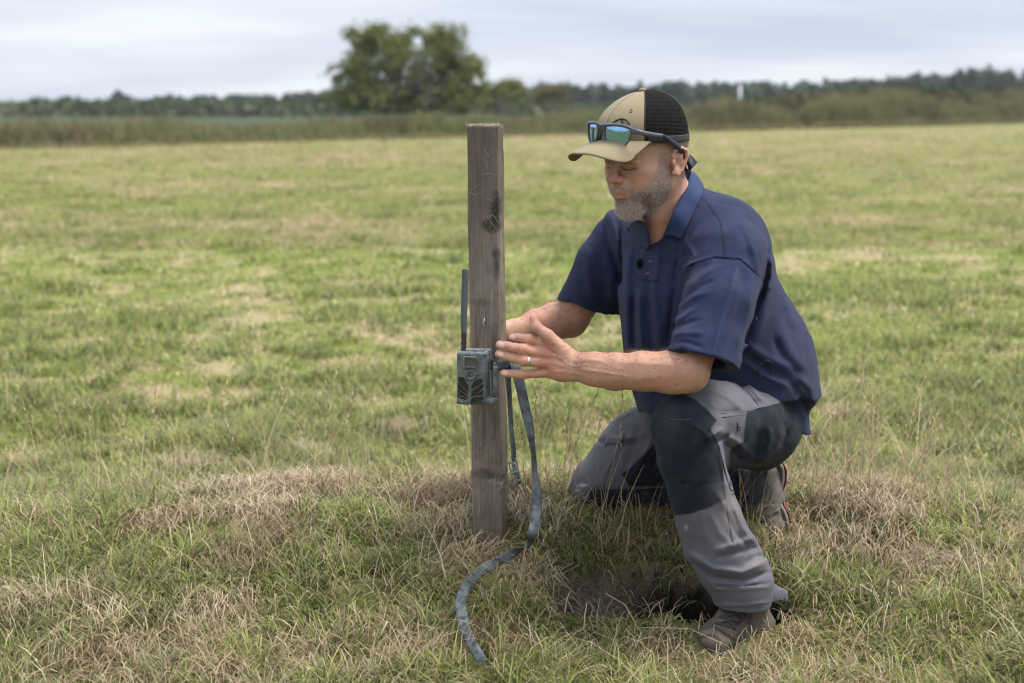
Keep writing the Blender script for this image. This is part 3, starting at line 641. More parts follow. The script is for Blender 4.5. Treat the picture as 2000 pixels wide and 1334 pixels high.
# ================================================================== FENCE POST
def lut(xs, ys): return lambda t: np.interp(t, xs, ys)
def build_post():
    # edges read off at several heights, given real thickness; z from top to ground
    base = V(958, 1075, 3.345); gx, gy = base[0], base[1]
    yc = 3.25                                     # world y of the front face
    def at_y(px, py, wy):                          # world point at depth y = wy
        q = V(px, py, 1.0) - CAMP; return CAMP + q * (wy / q[1])
    rows = [(246, 912, 973, 985), (300, 913, 973.5, 986), (400, 914, 974, 986.5), (480, 915, 975, 987), (560, 916, 976, 988), (700, 918, 977, 990), (800, 920, 978, 990.5),
            (880, 921.5, 979, 991), (915, 922.5, 981, 992), (935, 921, 981.5, 992), (960, 921.5, 980, 991), (1010, 923, 981, 992), (1075, 924.5, 982, 993.5), (1120, 925, 983, 994)]
    P = []
    for (py, l, m_, r) in rows:
        a = at_y(l, py, yc); b = at_y(m_, py, yc); c0 = at_y(r, py, yc + 0.072)
        P.append((a[2], a[0], b[0], c0[0]))
    P = np.array(P)[::-1]; zt, xl, xm, xr = P[:, 0], P[:, 1], P[:, 2], P[:, 3]
    zs = np.linspace(zt[0] - 0.15, zt[-1], 230); per = 96
    parts = []; vs = []
    for z in zs:
        L, M, R = np.interp(z, zt, xl), np.interp(z, zt, xm), np.interp(z, zt, xr)
        x0, x1, y0, y1 = L, M, yc, yc + 0.072
        # rounded rectangle, right edge running slightly skew
        q = per // 4; ring = []
        c4 = [(x0, y0), (x1, y0), (x1 + (R - M), y1), (x0 + 0.002, y1)]
        for k in range(4):
            a = np.array(c4[k]); b = np.array(c4[(k + 1) % 4]); t = (np.arange(q) / q)[:, None]
            ring.append(a + (b - a) * t)
        ring = np.concatenate(ring); cen = ring.mean(0)
        for _ in range(2): ring = (np.roll(ring, 1, 0) + np.roll(ring, -1, 0) + ring) / 3
        vs.append(np.column_stack([ring, np.full(per, z)]))
    vs = np.concatenate(vs); ang_n = len(zs)
    X, Y, Z = vs.T; cen = np.column_stack([np.interp(Z, zt, (xl + xm) / 2), np.full(len(Z), yc + 0.036)])
    nrm = vs[:, :2] - cen; nrm /= np.linalg.norm(nrm, axis=1)[:, None]
    grain = (fbm(X * 260, Y * 260, Z * 5, seed=71, octv=3) - 0.5) * 0.0032 + (fbm(X * 40, Y * 40, Z * 6, seed=72) - 0.5) * 0.005
    zk = at_y(950, 925, yc)[2]
    u = (X - np.interp(Z, zt, xl)) / 0.075
    # knot fold low on the post
    uu = np.clip(u, -0.2, 1.2); gz_ = zk + 0.007 - 0.022 * uu + 0.005 * np.sin(uu * 5.5 + 0.6)
    fold = -0.0042 * np.exp(-((Z - gz_) / 0.0042) ** 2) * (0.35 + 0.65 * uu) + 0.0032 * np.exp(-((Z - gz_ + 0.013) / 0.011) ** 2) + 0.002 * np.exp(-((Z - gz_ - 0.012) / 0.009) ** 2)
    fold *= np.where(Y < yc + 0.03, 1, 0.4)
    chip = -0.008 * sst(0.62, 0.75, fbm(X * 50, Y * 50, Z * 12, seed=75)) * np.exp(-((X - np.interp(Z, zt, xm)) / 0.012) ** 2)
    dsp = grain + fold + chip
    vs[:, :2] += nrm * dsp[:, None]
    top = zs[-1]
    tm = Z > top - 0.004
    vs[tm, 2] += (fbm(X[tm] * 70, Y[tm] * 70, seed=77) - 0.5) * 0.012
    n = len(zs); F = []
    for i in range(n - 1):
        for k in range(per):
            l = (k + 1) % per; F.append([i * per + k, i * per + l, (i + 1) * per + l, (i + 1) * per + k])
    # top: concentric rings
    tv = list(vs); last = (n - 1) * per; prev = list(range(last, last + per)); c2 = vs[last:].mean(0)
    for s in (0.8, 0.55, 0.3, 0.12):
        ring = c2 + (vs[last:] - c2) * s; ring[:, 2] = top + (fbm(ring[:, 0] * 80, ring[:, 1] * 80, seed=78) - 0.5) * 0.014 + 0.001
        st = len(tv); tv += list(ring); cur = list(range(st, st + per))
        for k in range(per):
            l = (k + 1) % per; F.append([prev[k], prev[l], cur[l], cur[k]])
        prev = cur
    tv.append(np.array([c2[0], c2[1], top])); F += [[prev[k], prev[(k + 1) % per], len(tv) - 1] for k in range(per)]
    m = Mat('weathered_wood', 0.88, 0.2); p = m.pos()
    g1 = m.noise(p, 55, 6, 0.65, (5, 5, 0.16)); g2 = m.noise(p, 130, 4, 0.6, (5, 5, 0.25)); g3 = m.noise(p, 7, 5, 0.6, (1, 1, 0.8)); g4 = m.noise(p, 26, 5, 0.7); g5 = m.noise(p, 3.2, 5, 0.65, (2.5, 2.5, 1))
    c = m.mix(m.ramp(g1, [(0.34, 0.0), (0.66, 1.0)]), (0.115, 0.085, 0.064), (0.34, 0.268, 0.208))
    c = m.mix(m.ramp(g2, [(0.4, 0.4), (0.6, 0.0)]), c, (0.05, 0.038, 0.03))
    c = m.mix(m.ramp(g3, [(0.42, 0.0), (0.68, 0.6)]), c, (0.24, 0.20, 0.17))
    c = m.mix(m.ramp(g5, [(0.42, 0.0), (0.62, 0.5)]), c, (0.36, 0.31, 0.255)); c = m.mix(m.ramp(g4, [(0.56, 0.0), (0.72, 0.45)]), c, (0.075, 0.058, 0.045))
    # grey-green grime high up, dark stains at given heights
    sp = m.n('ShaderNodeSeparateXYZ'); m.l(p, sp.inputs[0])
    hi = m.ramp(m.math('ADD', m.math('MULTIPLY', m.math('SUBTRACT', sp.outputs[2], 0.72), 1.9), m.math('MULTIPLY', m.math('SUBTRACT', g3, 0.5), 1.2)), [(0.25, 0.0), (0.75, 0.62)])
    c = m.mix(hi, c, (0.085, 0.07, 0.056))
    def stain(px, py, rx, rz, amt):
        a = at_y(px, py, yc); dx = m.math('DIVIDE', m.math('SUBTRACT', sp.outputs[0], float(a[0])), rx); dz = m.math('DIVIDE', m.math('SUBTRACT', sp.outputs[2], float(a[2])), rz)
        rr = m.math('ADD', m.math('MULTIPLY', dx, dx), m.math('MULTIPLY', dz, dz)); rr = m.math('ADD', rr, m.math('MULTIPLY', m.math('SUBTRACT', g4, 0.5), 3.2))
        return m.ramp(rr, [(0.1, amt), (1.0, 0.0)])
    for a in ((968, 405, 0.016, 0.04, 0.85), (962, 440, 0.024, 0.022, 0.7), (970, 515, 0.012, 0.05, 0.75), (966, 700, 0.008, 0.09, 0.5), (952, 925, 0.05, 0.015, 0.5), (940, 590, 0.03, 0.01, .3)):
        c = m.mix(stain(*a), c, (0.016, 0.014, 0.013))
    zb = m.ramp(m.math('ADD', sp.outputs[2], m.math('MULTIPLY', g4, 0.1)), [(0.30, 0.45), (0.42, 0.0)]); c = m.mix(zb, c, (0.07, 0.05, 0.036))
    m.set('Base Color', c); m.set('Roughness', 0.85)
    m.bump(m.math('ADD', g1, m.math('MULTIPLY', g2, 0.8)), 0.0035)
    root = empty('fence_post', (base[0], yc + 0.036, float(ground_z(np.array([base[0]]), np.array([yc]))[0])), 'weathered square wooden post set upright in the turf beside the kneeling man', 'post')
    mesh_from('timber', tv, F, m.m, root)
    # fibres and lichen tuft on the sawn top
    r = np.random.default_rng(5); n = 420; t0 = r.integers(0, per, n); e_ = vs[last:][t0]; cc = c2 + (e_ - c2) * np.sqrt(r.random((n, 1)))
    lfib = blades(cc[:, 0], cc[:, 1], r.uniform(0.006, 0.018, n), np.full(n, 0.0012), r.uniform(0.6, 1.2, n), r.random(n) * 6.28, np.array([0.42, 0.36, 0.28]) * r.uniform(0.4, 1.1, (n, 1)), 3, z=np.full(n, top - 0.001))
    k = 90; a = at_y(966, 430, yc - 0.003); x = a[0] + r.normal(0, 0.009, k) ; z = a[2] + r.normal(0, 0.03, k)
    side = blades(x, np.full(k, yc - 0.003), r.uniform(0.006, 0.02, k), np.full(k, 0.0009), r.uniform(0.8, 1.2, k), r.choice([0.2, 3.0], k) + r.normal(0, .3, k), np.array([0.30, 0.25, 0.19]) * r.uniform(0.5, 1.1, (k, 1)), 3, z=z)
    def strand(pts, w_):
        P3 = np.array([at_y(a_, b_, yc - 0.0045) for a_, b_ in catmull([(a_, b_, 0) for a_, b_ in pts], 5)[:, :2]]); q_ = len(P3); up_ = np.array([0.4, 0, 0.9]) * w_
        vv = np.concatenate([P3 - up_, P3 + up_]); ff = np.array([[i_, i_ + 1, i_ + q_] for i_ in range(q_ - 1)] + [[i_ + 1, i_ + 1 + q_, i_ + q_] for i_ in range(q_ - 1)]); return vv, ff, np.tile(np.array([0.34, 0.28, 0.21]), (len(vv), 1))
    ex = [strand(q_, 0.0006) for q_ in ([(946, 292), (951, 299), (957, 306)], [(957, 306), (961, 299), (967, 293)], [(940, 341), (952, 339), (966, 341)], [(917, 372), (928, 366), (940, 358)], [(918, 376), (930, 380), (942, 372)], [(950, 300), (949, 312), (953, 330)],
          [(944, 395), (952, 388), (962, 392)], [(950, 430), (962, 420), (974, 436)], [(948, 418), (958, 432), (970, 448)], [(955, 446), (962, 436), (970, 424)], [(946, 405), (944, 420), (950, 438)], [(936, 410), (930, 425), (933, 440)])]
    v, f, c3 = join_np([lfib, side] + ex); mesh_from('moss_fibres', v, f, blade_mat('fibres', 0.1), root, col=c3)
    # bent wire staple
    q = [at_y(946, 622, yc - 0.001), at_y(945, 628, yc - 0.006), at_y(943, 633, yc - 0.006), at_y(946, 637, yc - 0.005), at_y(949, 638, yc - 0.001)]
    v, f = tube(catmull(q, 5), 0.0014, 7); mesh_from('staple', v, f, simple_mat('galvanised', (0.45, 0.45, 0.43), 0.45, 0.2, 200, 0.0002, 0.8), root)
    return yc
# ================================================================== TRAIL CAMERA
def build_trailcam(yc):
    W = simple_mat
    m = Mat('speckled_housing', 0.6, 0.4); p = m.pos()
    n1_ = m.noise(p, 75, 6, 0.7); n2_ = m.noise(p, 420, 3, 0.6)
    c = m.mix(m.ramp(n1_, [(0.4, 0.0), (0.62, 1.0)]), (0.070, 0.084, 0.088), (0.165, 0.185, 0.19)); c = m.mix(m.ramp(n2_, [(0.58, 0.0), (0.7, 0.7)]), c, (0.03, 0.035, 0.038))
    m.set('Base Color', c); m.bump(n2_, 0.0006); hous = m.m
    blk = W('black_plastic', (0.012, 0.012, 0.013), 0.45, 0.2, 200, 0.0002)
    ir = W('dark_infrared_window', (0.02, 0.014, 0.013), 0.25, 0.25, 500, 0.0001)
    glass = W('sensor_window', (0.11, 0.075, 0.062), 0.35, 0.1, 200, 0.0001)
    lensm = W('lens_amber', (0.16, 0.085, 0.035), 0.08, 0.3, 300, 0.00005)
    # frame of the box: slightly turned so its right side shows
    yaw = math.radians(-13); ax = np.array([math.cos(yaw), -math.sin(yaw) * -1 * -1, 0]); ax = np.array([math.cos(yaw), -math.sin(yaw), 0.0])
    ax = np.array([math.cos(math.radians(11)), math.sin(math.radians(-11)) * -1, 0]); ax = np.array([math.cos(math.radians(9)), -math.sin(math.radians(9)), 0])
    az = np.array([0.012, 0, 1.0]); az /= np.linalg.norm(az); ay = np.cross(az, ax)      # ay points away from the viewer
    d0 = 3.20; cen_front = V(920.3, 740, d0)
    hw, hh, hd = 0.0340, 0.0605, 0.021
    hwp = hw
    O = cen_front + ay * hd
    def L(x, y, z): return O + ax * x + ay * y + az * z           # local metres, y=-hd is the front face
    k = d0 / FPX
    def F2(px, py, y=0.0):                                          # local point on the front face under a photo pixel
        q = V(px, py, 1.0) - CAMP; t = ((cen_front + ay * y - CAMP) @ ay) / (q @ ay); return CAMP + q * t
    root = empty('trail_camera', O + az * (-hh), 'mottled grey-green trail camera with leaf-shaped dark panels strapped to the post', 'camera')
    A = np.array([ax, ay, az])
    v1, f1 = rbox(O + ay * 0.0, (hw, hd, hh), A, 0.006, 3)
    v2, f2 = rbox(O + ay * (hd + 0.006) + ax * 0.001, (hw + 0.0015, 0.0085, hh + 0.001), A, 0.004, 3)
    # ribs on the side facing right and a raised rim along the top
    rib = [rbox(L(hw + 0.0006, -0.012 + 0.006 * i, -0.002), (0.0012, 0.0012, hh * 0.78), A, 0.0005, 1) for i in range(4)]
    v3, f3 = rbox(L(0.004, 0.004, hh + 0.001), (0.022, 0.012, 0.0025), A, 0.0015, 2)
    v, f = merge_parts([(v1, f1), (v2, f2), (v3, f3)] + rib); mesh_from('housing', v, f, hous, root, smooth=False)
    # motion sensor window and hood
    c1 = F2(918.5, 707); v, f = rbox(c1 - ay * 0.0008, (0.0118, 0.0022, 0.0095), A, 0.0012, 2)
    fr = []
    for dx, dz, hx_, hz_ in ((0, 0.0107, 0.0145, 0.0022), (0, -0.0107, 0.0145, 0.0022), (-0.0132, 0, 0.0018, 0.0107), (0.0132, 0, 0.0018, 0.0107)):
        fr.append(rbox(c1 + ax * dx + az * dz - ay * 0.0025, (hx_, 0.0045, hz_), A, 0.0009, 1))
    sw = mesh_from('sensor_window', v, f, glass, root, smooth=False); v, f = merge_parts(fr); mesh_from('frame', v, f, hous, sw, smooth=False)
    # lens barrel
    c2 = F2(920, 732); th = np.linspace(0, 2 * math.pi, 33)[:-1]
    prof = [(0.0122, 0.001), (0.0122, -0.003), (0.0105, -0.0048), (0.0078, -0.0048), (0.0066, -0.002), (0.0056, -0.001)]
    vs = np.concatenate([c2 + np.cos(th)[:, None] * ax * r_ + np.sin(th)[:, None] * az * r_ + ay * y_ for r_, y_ in prof]); S = 32
    fs = [[i * S + kk, i * S + (kk + 1) % S, (i + 1) * S + (kk + 1) % S, (i + 1) * S + kk] for i in range(len(prof) - 1) for kk in range(S)]
    ln = mesh_from('lens', vs, fs, hous, root)
    rr = [(0.0056, -0.0008), (0.004, -0.0019), (0.002, -0.0024), (0.0003, -0.0026)]
    vs = np.concatenate([c2 + np.cos(th)[:, None] * ax * r_ + np.sin(th)[:, None] * az * r_ + ay * y_ for r_, y_ in rr])
    fs = [[i * S + kk, i * S + (kk + 1) % S, (i + 1) * S + (kk + 1) % S, (i + 1) * S + kk] for i in range(3) for kk in range(S)] + [[3 * S + kk for kk in range(S)]]
    mesh_from('glass', vs, fs, lensm, ln)
    # dark panels, split by raised vein pattern
    def crop(cx, cy): return 860 + cx / 3.9235, 500 + cy / 3.9235
    polys = [[(140, 926), (180, 928), (196, 968), (215, 1000), (214, 1040), (180, 1010), (150, 975), (134, 950)],
             [(134, 962), (172, 1010), (212, 1050), (214, 1064), (175, 1046), (133, 1010)],
             [(133, 1024), (170, 1046), (205, 1072), (212, 1086), (150, 1068), (133, 1040)],
             [(133, 1052), (150, 1076), (212, 1094), (186, 1102), (140, 1086), (132, 1075)],
             [(300, 938), (322, 940), (326, 968), (238, 1022), (236, 1000), (255, 962), (280, 948)],
             [(326, 980), (326, 1006), (310, 1030), (262, 1066), (236, 1078), (238, 1036)],
             [(326, 1022), (327, 1062), (280, 1070), (242, 1082), (310, 1040)],
             [(238, 1092), (270, 1080), (328, 1074), (326, 1104), (232, 1130), (232, 1110)],
             [(325, 1112), (318, 1128), (268, 1133), (238, 1130)]]
    pp = []
    for poly in polys:
        n = len(poly); fr_ = [F2(*crop(*q), y=-0.0011) for q in poly]; bk = [F2(*crop(*q), y=0.001) for q in poly]
        pp.append((fr_ + bk, [list(range(n))] + [[i, i + n, (i + 1) % n + n, (i + 1) % n] for i in range(n)]))
    v, f = merge_parts(pp); mesh_from('infrared_panel', v, f, ir, root, smooth=False)
    # side latch and hinge
    lc = (V(966.5, 742, 3.20)); v, f = rbox(lc + ay * 0.012, (0.0065, 0.008, 0.0395), A, 0.0055, 4)
    v2, f2 = rbox(lc + ay * 0.001 + ax * 0.001, (0.0052, 0.004, 0.031), A, 0.003, 3)
    v, f = merge_parts([(v, f), (v2, f2)]); mesh_from('latch', v, f, hous, root)
    hc = V(962, 784, 3.205)
    cyl = tube([hc + ay * (-0.004), hc + ay * 0.03], 0.0085, 20); nub = rbox(hc - ax * 0.008 + ay * 0.012, (0.012, 0.013, 0.007), A, 0.003, 2)
    v, f = merge_parts([cyl, nub]); mesh_from('hinge', v, f, hous, root)
    s_ = [F2(*crop(*q), y=-0.0006) for q in ((292, 912), (134, 1118), (345, 760), (205, 1120))]
    for a_ in s_:
        v, f = tube([a_, a_ - ay * 0.0012], 0.0016, 10); mesh_from('screw', v, f, blk, root)
    # antenna: black swivel base and a ribbed paddle
    a = [V(905.5, 688, 3.215), V(905.5, 676, 3.215), V(906, 664, 3.215), V(906, 650, 3.215)]
    v, f = merge_parts([tube([a[0], a[1]], 0.0058, 16), tube([a[1], a[2]], 0.0052, 16), tube([a[2], a[3]], 0.0062, 16), rbox((a[1] + a[2]) / 2, (0.0062, 0.003, 0.003), A, 0.001, 1)])
    mesh_from('antenna_base', v, f, blk, root, smooth=False)
    path = catmull([V(906, 651, 3.215), V(906, 620, 3.216), V(907.5, 580, 3.217), V(908.5, 548, 3.218), V(908.8, 533, 3.218), V(908.8, 524, 3.218)], 16)
    n = len(path); t = np.linspace(0, 1, n); wid = np.interp(t, [0, 0.25, 0.8, 0.93, 0.98, 1], [0.0062, 0.0078, 0.0082, 0.0077, 0.0058, 0.0014]); wid = wid * (1 + 0.025 * np.sign(np.sin(t * 190)) * (t < 0.85))
    v, f = tube(path, np.column_stack([wid, wid * 0.62]), 14, flat=ax); mesh_from('antenna', v, f, simple_mat('antenna_rubber', (0.050, 0.060, 0.066), 0.6, 0.5, 90, 0.0004), root)
# ================================================================== STRAPS
def ribbon(pts, wdirs, wid, thick=0.0014, n=10):
    P = catmull(pts, n); Wd = catmull(wdirs, n); Wd /= np.linalg.norm(Wd, axis=1)[:, None]
    T = np.gradient(P, axis=0); T /= np.linalg.norm(T, axis=1)[:, None]
    Wd = Wd - T * (Wd * T).sum(1)[:, None]; Wd /= np.linalg.norm(Wd, axis=1)[:, None]
    N = np.cross(T, Wd); h = wid / 2; t = thick / 2; vs = []
    cs = [(-h, -t), (-h * 0.5, -t * 1.25), (0, -t * 1.4), (h * 0.5, -t * 1.25), (h, -t), (h, t), (h * 0.5, t * 0.7), (0, t * 0.5), (-h * 0.5, t * 0.7), (-h, t)]; S = len(cs)
    for i in range(len(P)): vs += [P[i] + Wd[i] * a + N[i] * b for a, b in cs]
    f = [[i * S + k, i * S + (k + 1) % S, (i + 1) * S + (k + 1) % S, (i + 1) * S + k] for i in range(len(P) - 1) for k in range(S)]
    f += [list(range(S))[::-1], [(len(P) - 1) * S + k for k in range(S)]]
    return vs, f
def build_strap():
    m = Mat('grey_blue_webbing', 0.7, 0.3); p = m.pos(); n1_ = m.noise(p, 60, 5, 0.6); n2_ = m.noise(p, 18, 4, 0.6)
    c = m.mix(m.ramp(n1_, [(0.38, 0.0), (0.62, 1.0)]), (0.030, 0.038, 0.042), (0.078, 0.092, 0.096)); c = m.mix(m.ramp(n2_, [(0.5, 0.0), (0.66, 0.75)]), c, (0.16, 0.18, 0.185))
    m.set('Base Color', c); m.bump(m.noise(p, 900, 2), 0.0004); wm = m.m
    root = empty('webbing_strap', V(1010, 722, 3.24), 'long grey-blue webbing strap hanging from the trail camera and trailing over the grass', 'strap')
    def G(px, py, dd, up=0.02):      # lies on the turf
        q = V(px, py, 1.0) - CAMP; ts = np.linspace(2.4, 4.5, 500); P = CAMP + q * ts[:, None]; g = ground_z(P[:, 0], P[:, 1], False)
        i = int(np.argmax(P[:, 2] < g + up)); return P[i]
    X = np.array([1, 0, 0.0]); 
    pts = [V(998, 706, 3.26), V(1006, 716, 3.22), V(1013, 740, 3.215), V(1022, 780, 3.215), V(1033, 830, 3.215), V(1041, 880, 3.215), V(1045, 930, 3.21), V(1048, 975, 3.2), V(1045, 1015, 3.18),
           V(1038, 1045, 3.16), G(1020, 1070, 0, .06), G(985, 1090, 0, .05), G(950, 1108, 0, .045), G(918, 1138, 0, .045), G(901, 1170, 0, .05), G(905, 1215, 0, .045), G(920, 1255, 0, .04), G(944, 1296, 0, .036)]
    wd = [(0.5, -0.6, -0.6), (0.8, -0.4, -0.3), (0.95, 0.3, 0.1), (0.95, 0.3, 0.1), (0.8, 0.6, 0.1), (0.45, 0.9, 0), (0.55, 0.85, 0), (0.95, 0.3, 0), (0.97, -0.2, 0.1),
          (0.85, -0.45, 0.2), (0.4, -0.8, 0.3), (0.35, -0.75, 0.5), (-0.45, 0.35, -0.75), (-0.65, 0.55, -0.5), (-0.9, 0.4, -0.1), (-0.97, 0.2, 0.15), (-0.97, 0.1, 0.1), (-0.95, 0.05, 0.15)]
    for i in range(11, len(pts)):
        T_ = unit(pts[min(i + 1, len(pts) - 1)] - pts[i - 1]); wd[i] = tuple(unit(np.cross(T_, BF)) * 0.9 - BF * 0.2)
    T_ = unit(pts[11] - pts[9]); wd[10] = tuple(BF * 0.9 + 0.35 * unit(np.cross(T_, BF)))
    # keep width directions continuous
    W_ = [np.array(wd[0])]
    for q in wd[1:]:
        q = np.array(q, float); W_.append(q if q @ W_[-1] > 0 else -q)
    v, f = ribbon(pts, W_, 0.0235, n=10); mesh_from('webbing', v, f, wm, root)
    pts = [V(988, 712, 3.25), V(992, 735, 3.235), V(995, 770, 3.235), V(998, 830, 3.235), V(1002, 870, 3.235), V(1004, 905, 3.235)]
    wd = [(0.5, 0.8, 0)] * 2 + [(0.42, 0.9, 0)] * 4
    v, f = ribbon(pts, wd, 0.0225, n=10); mesh_from('webbing', v, f, wm, root)
    v, f = ribbon([V(958, 712, 3.22), V(972, 714, 3.20), V(990, 712, 3.215), V(1003, 715, 3.25), V(1000, 716, 3.30)], [(0, 0, 1)] * 5, 0.0235); mesh_from('webbing', v, f, wm, root)
    mb = simple_mat('buckle_metal', (0.16, 0.17, 0.17), 0.4, 0.2, 150, 0.0002, 0.7)
    a = unit(V(1012, 945, 3.23) - V(999, 892, 3.23)); b = unit(np.cross(a, BF)); c_ = np.cross(a, b); A = np.array([b, c_, a]); o = V(1005, 918, 3.228)
    bk = [rbox(o + b * 0.008, (0.0018, 0.011, 0.026), A, 0.001, 2), rbox(o - b * 0.009 - a * 0.004, (0.0015, 0.011, 0.017), A, 0.001, 2),
          rbox(o + a * 0.024, (0.0075, 0.011, 0.002), A, 0.001, 2), rbox(o - a * 0.018, (0.0085, 0.012, 0.002), A, 0.001, 2), rbox(o + a * 0.004, (0.010, 0.0125, 0.003), A, 0.002, 2)]
    v, f = merge_parts(bk); mesh_from('buckle', v, f, mb, root, smooth=False)
    lev = rbox(o + b * 0.0005 + a * 0.006 , (0.0045, 0.0085, 0.019), A, 0.0025, 2)
    v, f = lev; mesh_from('cam_lever', v, f, simple_mat('buckle_lever', (0.09, 0.10, 0.10), 0.45), root, smooth=False)
    v, f = ribbon([V(1006, 925, 3.225), V(1011, 933, 3.222), V(1014, 946, 3.225)], [(0.42, 0.9, 0)] * 3, 0.018); mesh_from('webbing', v, f, wm, root)
if 'props' not in SKIP:
    yc = build_post(); build_trailcam(yc); build_strap()
# ================================================================== IMPLICIT SURFACES
class Cap:      # round cone
    def __init__(s, A, B, ra, rb, k=0.01, op='u'):
        s.A, s.B, s.ra, s.rb, s.k, s.op = np.array(A, float), np.array(B, float), ra, rb, k, op
        s.c = (s.A + s.B) / 2; s.r = np.linalg.norm(s.B - s.A) / 2 + max(ra, rb); s.d = s.B - s.A; s.dd = s.d @ s.d + 1e-12
    def f(s, P):
        t = np.clip(((P - s.A) @ s.d) / s.dd, 0, 1); return np.linalg.norm(P - s.A - t[:, None] * s.d, axis=1) - (s.ra + (s.rb - s.ra) * t)
class ECap:     # cone with elliptical section; u = reference for the first radius
    def __init__(s, A, B, ra, rb, u, k=0.02, op='u'):
        s.A, s.B, s.ra, s.rb, s.k, s.op = np.array(A, float), np.array(B, float), np.array(ra, float), np.array(rb, float), k, op
        s.d = s.B - s.A; s.L = np.linalg.norm(s.d); s.t = s.d / s.L; u = np.asarray(u, float); s.u = unit(u - s.t * (u @ s.t)); s.v = np.cross(s.t, s.u)
        s.c = (s.A + s.B) / 2; s.r = s.L / 2 + max(s.ra.max(), s.rb.max())
    def f(s, P):
        Q = P - s.A; h = Q @ s.t; t = np.clip(h / s.L, 0, 1); over = h - t * s.L
        ru = s.ra[0] + (s.rb[0] - s.ra[0]) * t; rv = s.ra[1] + (s.rb[1] - s.ra[1]) * t
        a = Q @ s.u; b = Q @ s.v; m = np.minimum(ru, rv)
        q = np.sqrt((a / ru) ** 2 + (b / rv) ** 2 + (over / m) ** 2) + 1e-9
        g = np.sqrt((a / ru ** 2) ** 2 + (b / rv ** 2) ** 2 + (over / m ** 2) ** 2) / q + 1e-9
        return np.where(q < 0.3, (q - 1) * m, (q - 1) / np.clip(g, 1 / np.maximum(ru, rv), 1 / m))
class Ell:
    def __init__(s, C, rad, ax=None, k=0.01, op='u'):
        s.c = np.array(C, float); s.rad = np.array(rad, float); s.ax = np.eye(3) if ax is None else np.array(ax, float); s.k, s.op = k, op; s.r = s.rad.max()
    def f(s, P):
        Q = (P - s.c) @ s.ax.T; q = np.linalg.norm(Q / s.rad, axis=1) + 1e-9; g = np.linalg.norm(Q / s.rad ** 2, axis=1) / q + 1e-9
        return np.where(q < 0.3, (q - 1) * s.rad.min(), (q - 1) / np.clip(g, 1 / s.rad.max(), 1 / s.rad.min()))
class Half:     # cut away everything on the +n side of a plane, within a sphere of influence
    def __init__(s, C, n, c, r, op='cut', k=0.002):
        s.C, s.n, s.c, s.r, s.op, s.k = np.array(C, float), unit(n), np.array(c, float), r, op, k
    def f(s, P): return (P - s.C) @ s.n
class Disp:     # ridge (+) or furrow (-) along a polyline of photo pixels, applied to the side facing the viewer
    def __init__(s, pts, w, amp, dr=(2.0, 4.5), sharp=2.0):
        s.p = np.array(pts, float); s.w, s.amp, s.dr, s.sharp = w, amp, dr, sharp; s.op = 'd'
        s.lo = s.p.min(0) - 3 * w; s.hi = s.p.max(0) + 3 * w
    def fp(s, px, py, dd):
        best = np.full(len(px), 1e9); T = np.zeros(len(px)); n = len(s.p) - 1
        for i in range(n):
            a, b = s.p[i], s.p[i + 1]; ex, ey = b - a; L = ex * ex + ey * ey + 1e-9
            t = np.clip(((px - a[0]) * ex + (py - a[1]) * ey) / L, 0, 1); q = np.hypot(px - a[0] - t * ex, py - a[1] - t * ey)
            m = q < best; best = np.where(m, q, best); T = np.where(m, (i + t) / n, T)
        taper = np.clip(np.minimum(T, 1 - T) * 5 + 0.25, 0, 1)
        return -s.amp * taper * np.exp(-(best / s.w) ** s.sharp) * ((dd > s.dr[0]) & (dd < s.dr[1]))
class Noise:
    def __init__(s, freq, amp, seed, sc=(1, 1, 1)): s.freq, s.amp, s.seed, s.sc, s.op = freq, amp, seed, sc, 'n'
def sdf_eval(P, prims, disps, noises):
    d = None
    for p in prims:
        if p.op == 'cut':
            if d is None: continue
            m = np.linalg.norm(P - p.c, axis=1) < p.r
            d = np.where(m, np.maximum(d, p.f(P)), d); continue
        q = p.f(P)
        if p.op == 'u':
            if d is None: d = q
            else:
                h = np.maximum(p.k - np.abs(d - q), 0) / max(p.k, 1e-6); d = np.minimum(d, q) - h * h * p.k * 0.25
        elif d is not None:
            q = -q; h = np.maximum(p.k - np.abs(d - q), 0) / max(p.k, 1e-6); d = np.maximum(d, q) + h * h * p.k * 0.25
    if d is None: return None
    if disps:
        px, py, dd = topix(P)
        for s in disps: d = d + s.fp(px, py, dd)
    for s in noises: d = d + (fbm(P[:, 0] * s.freq * s.sc[0], P[:, 1] * s.freq * s.sc[1], P[:, 2] * s.freq * s.sc[2], seed=s.seed, octv=2) - 0.5) * s.amp
    return d
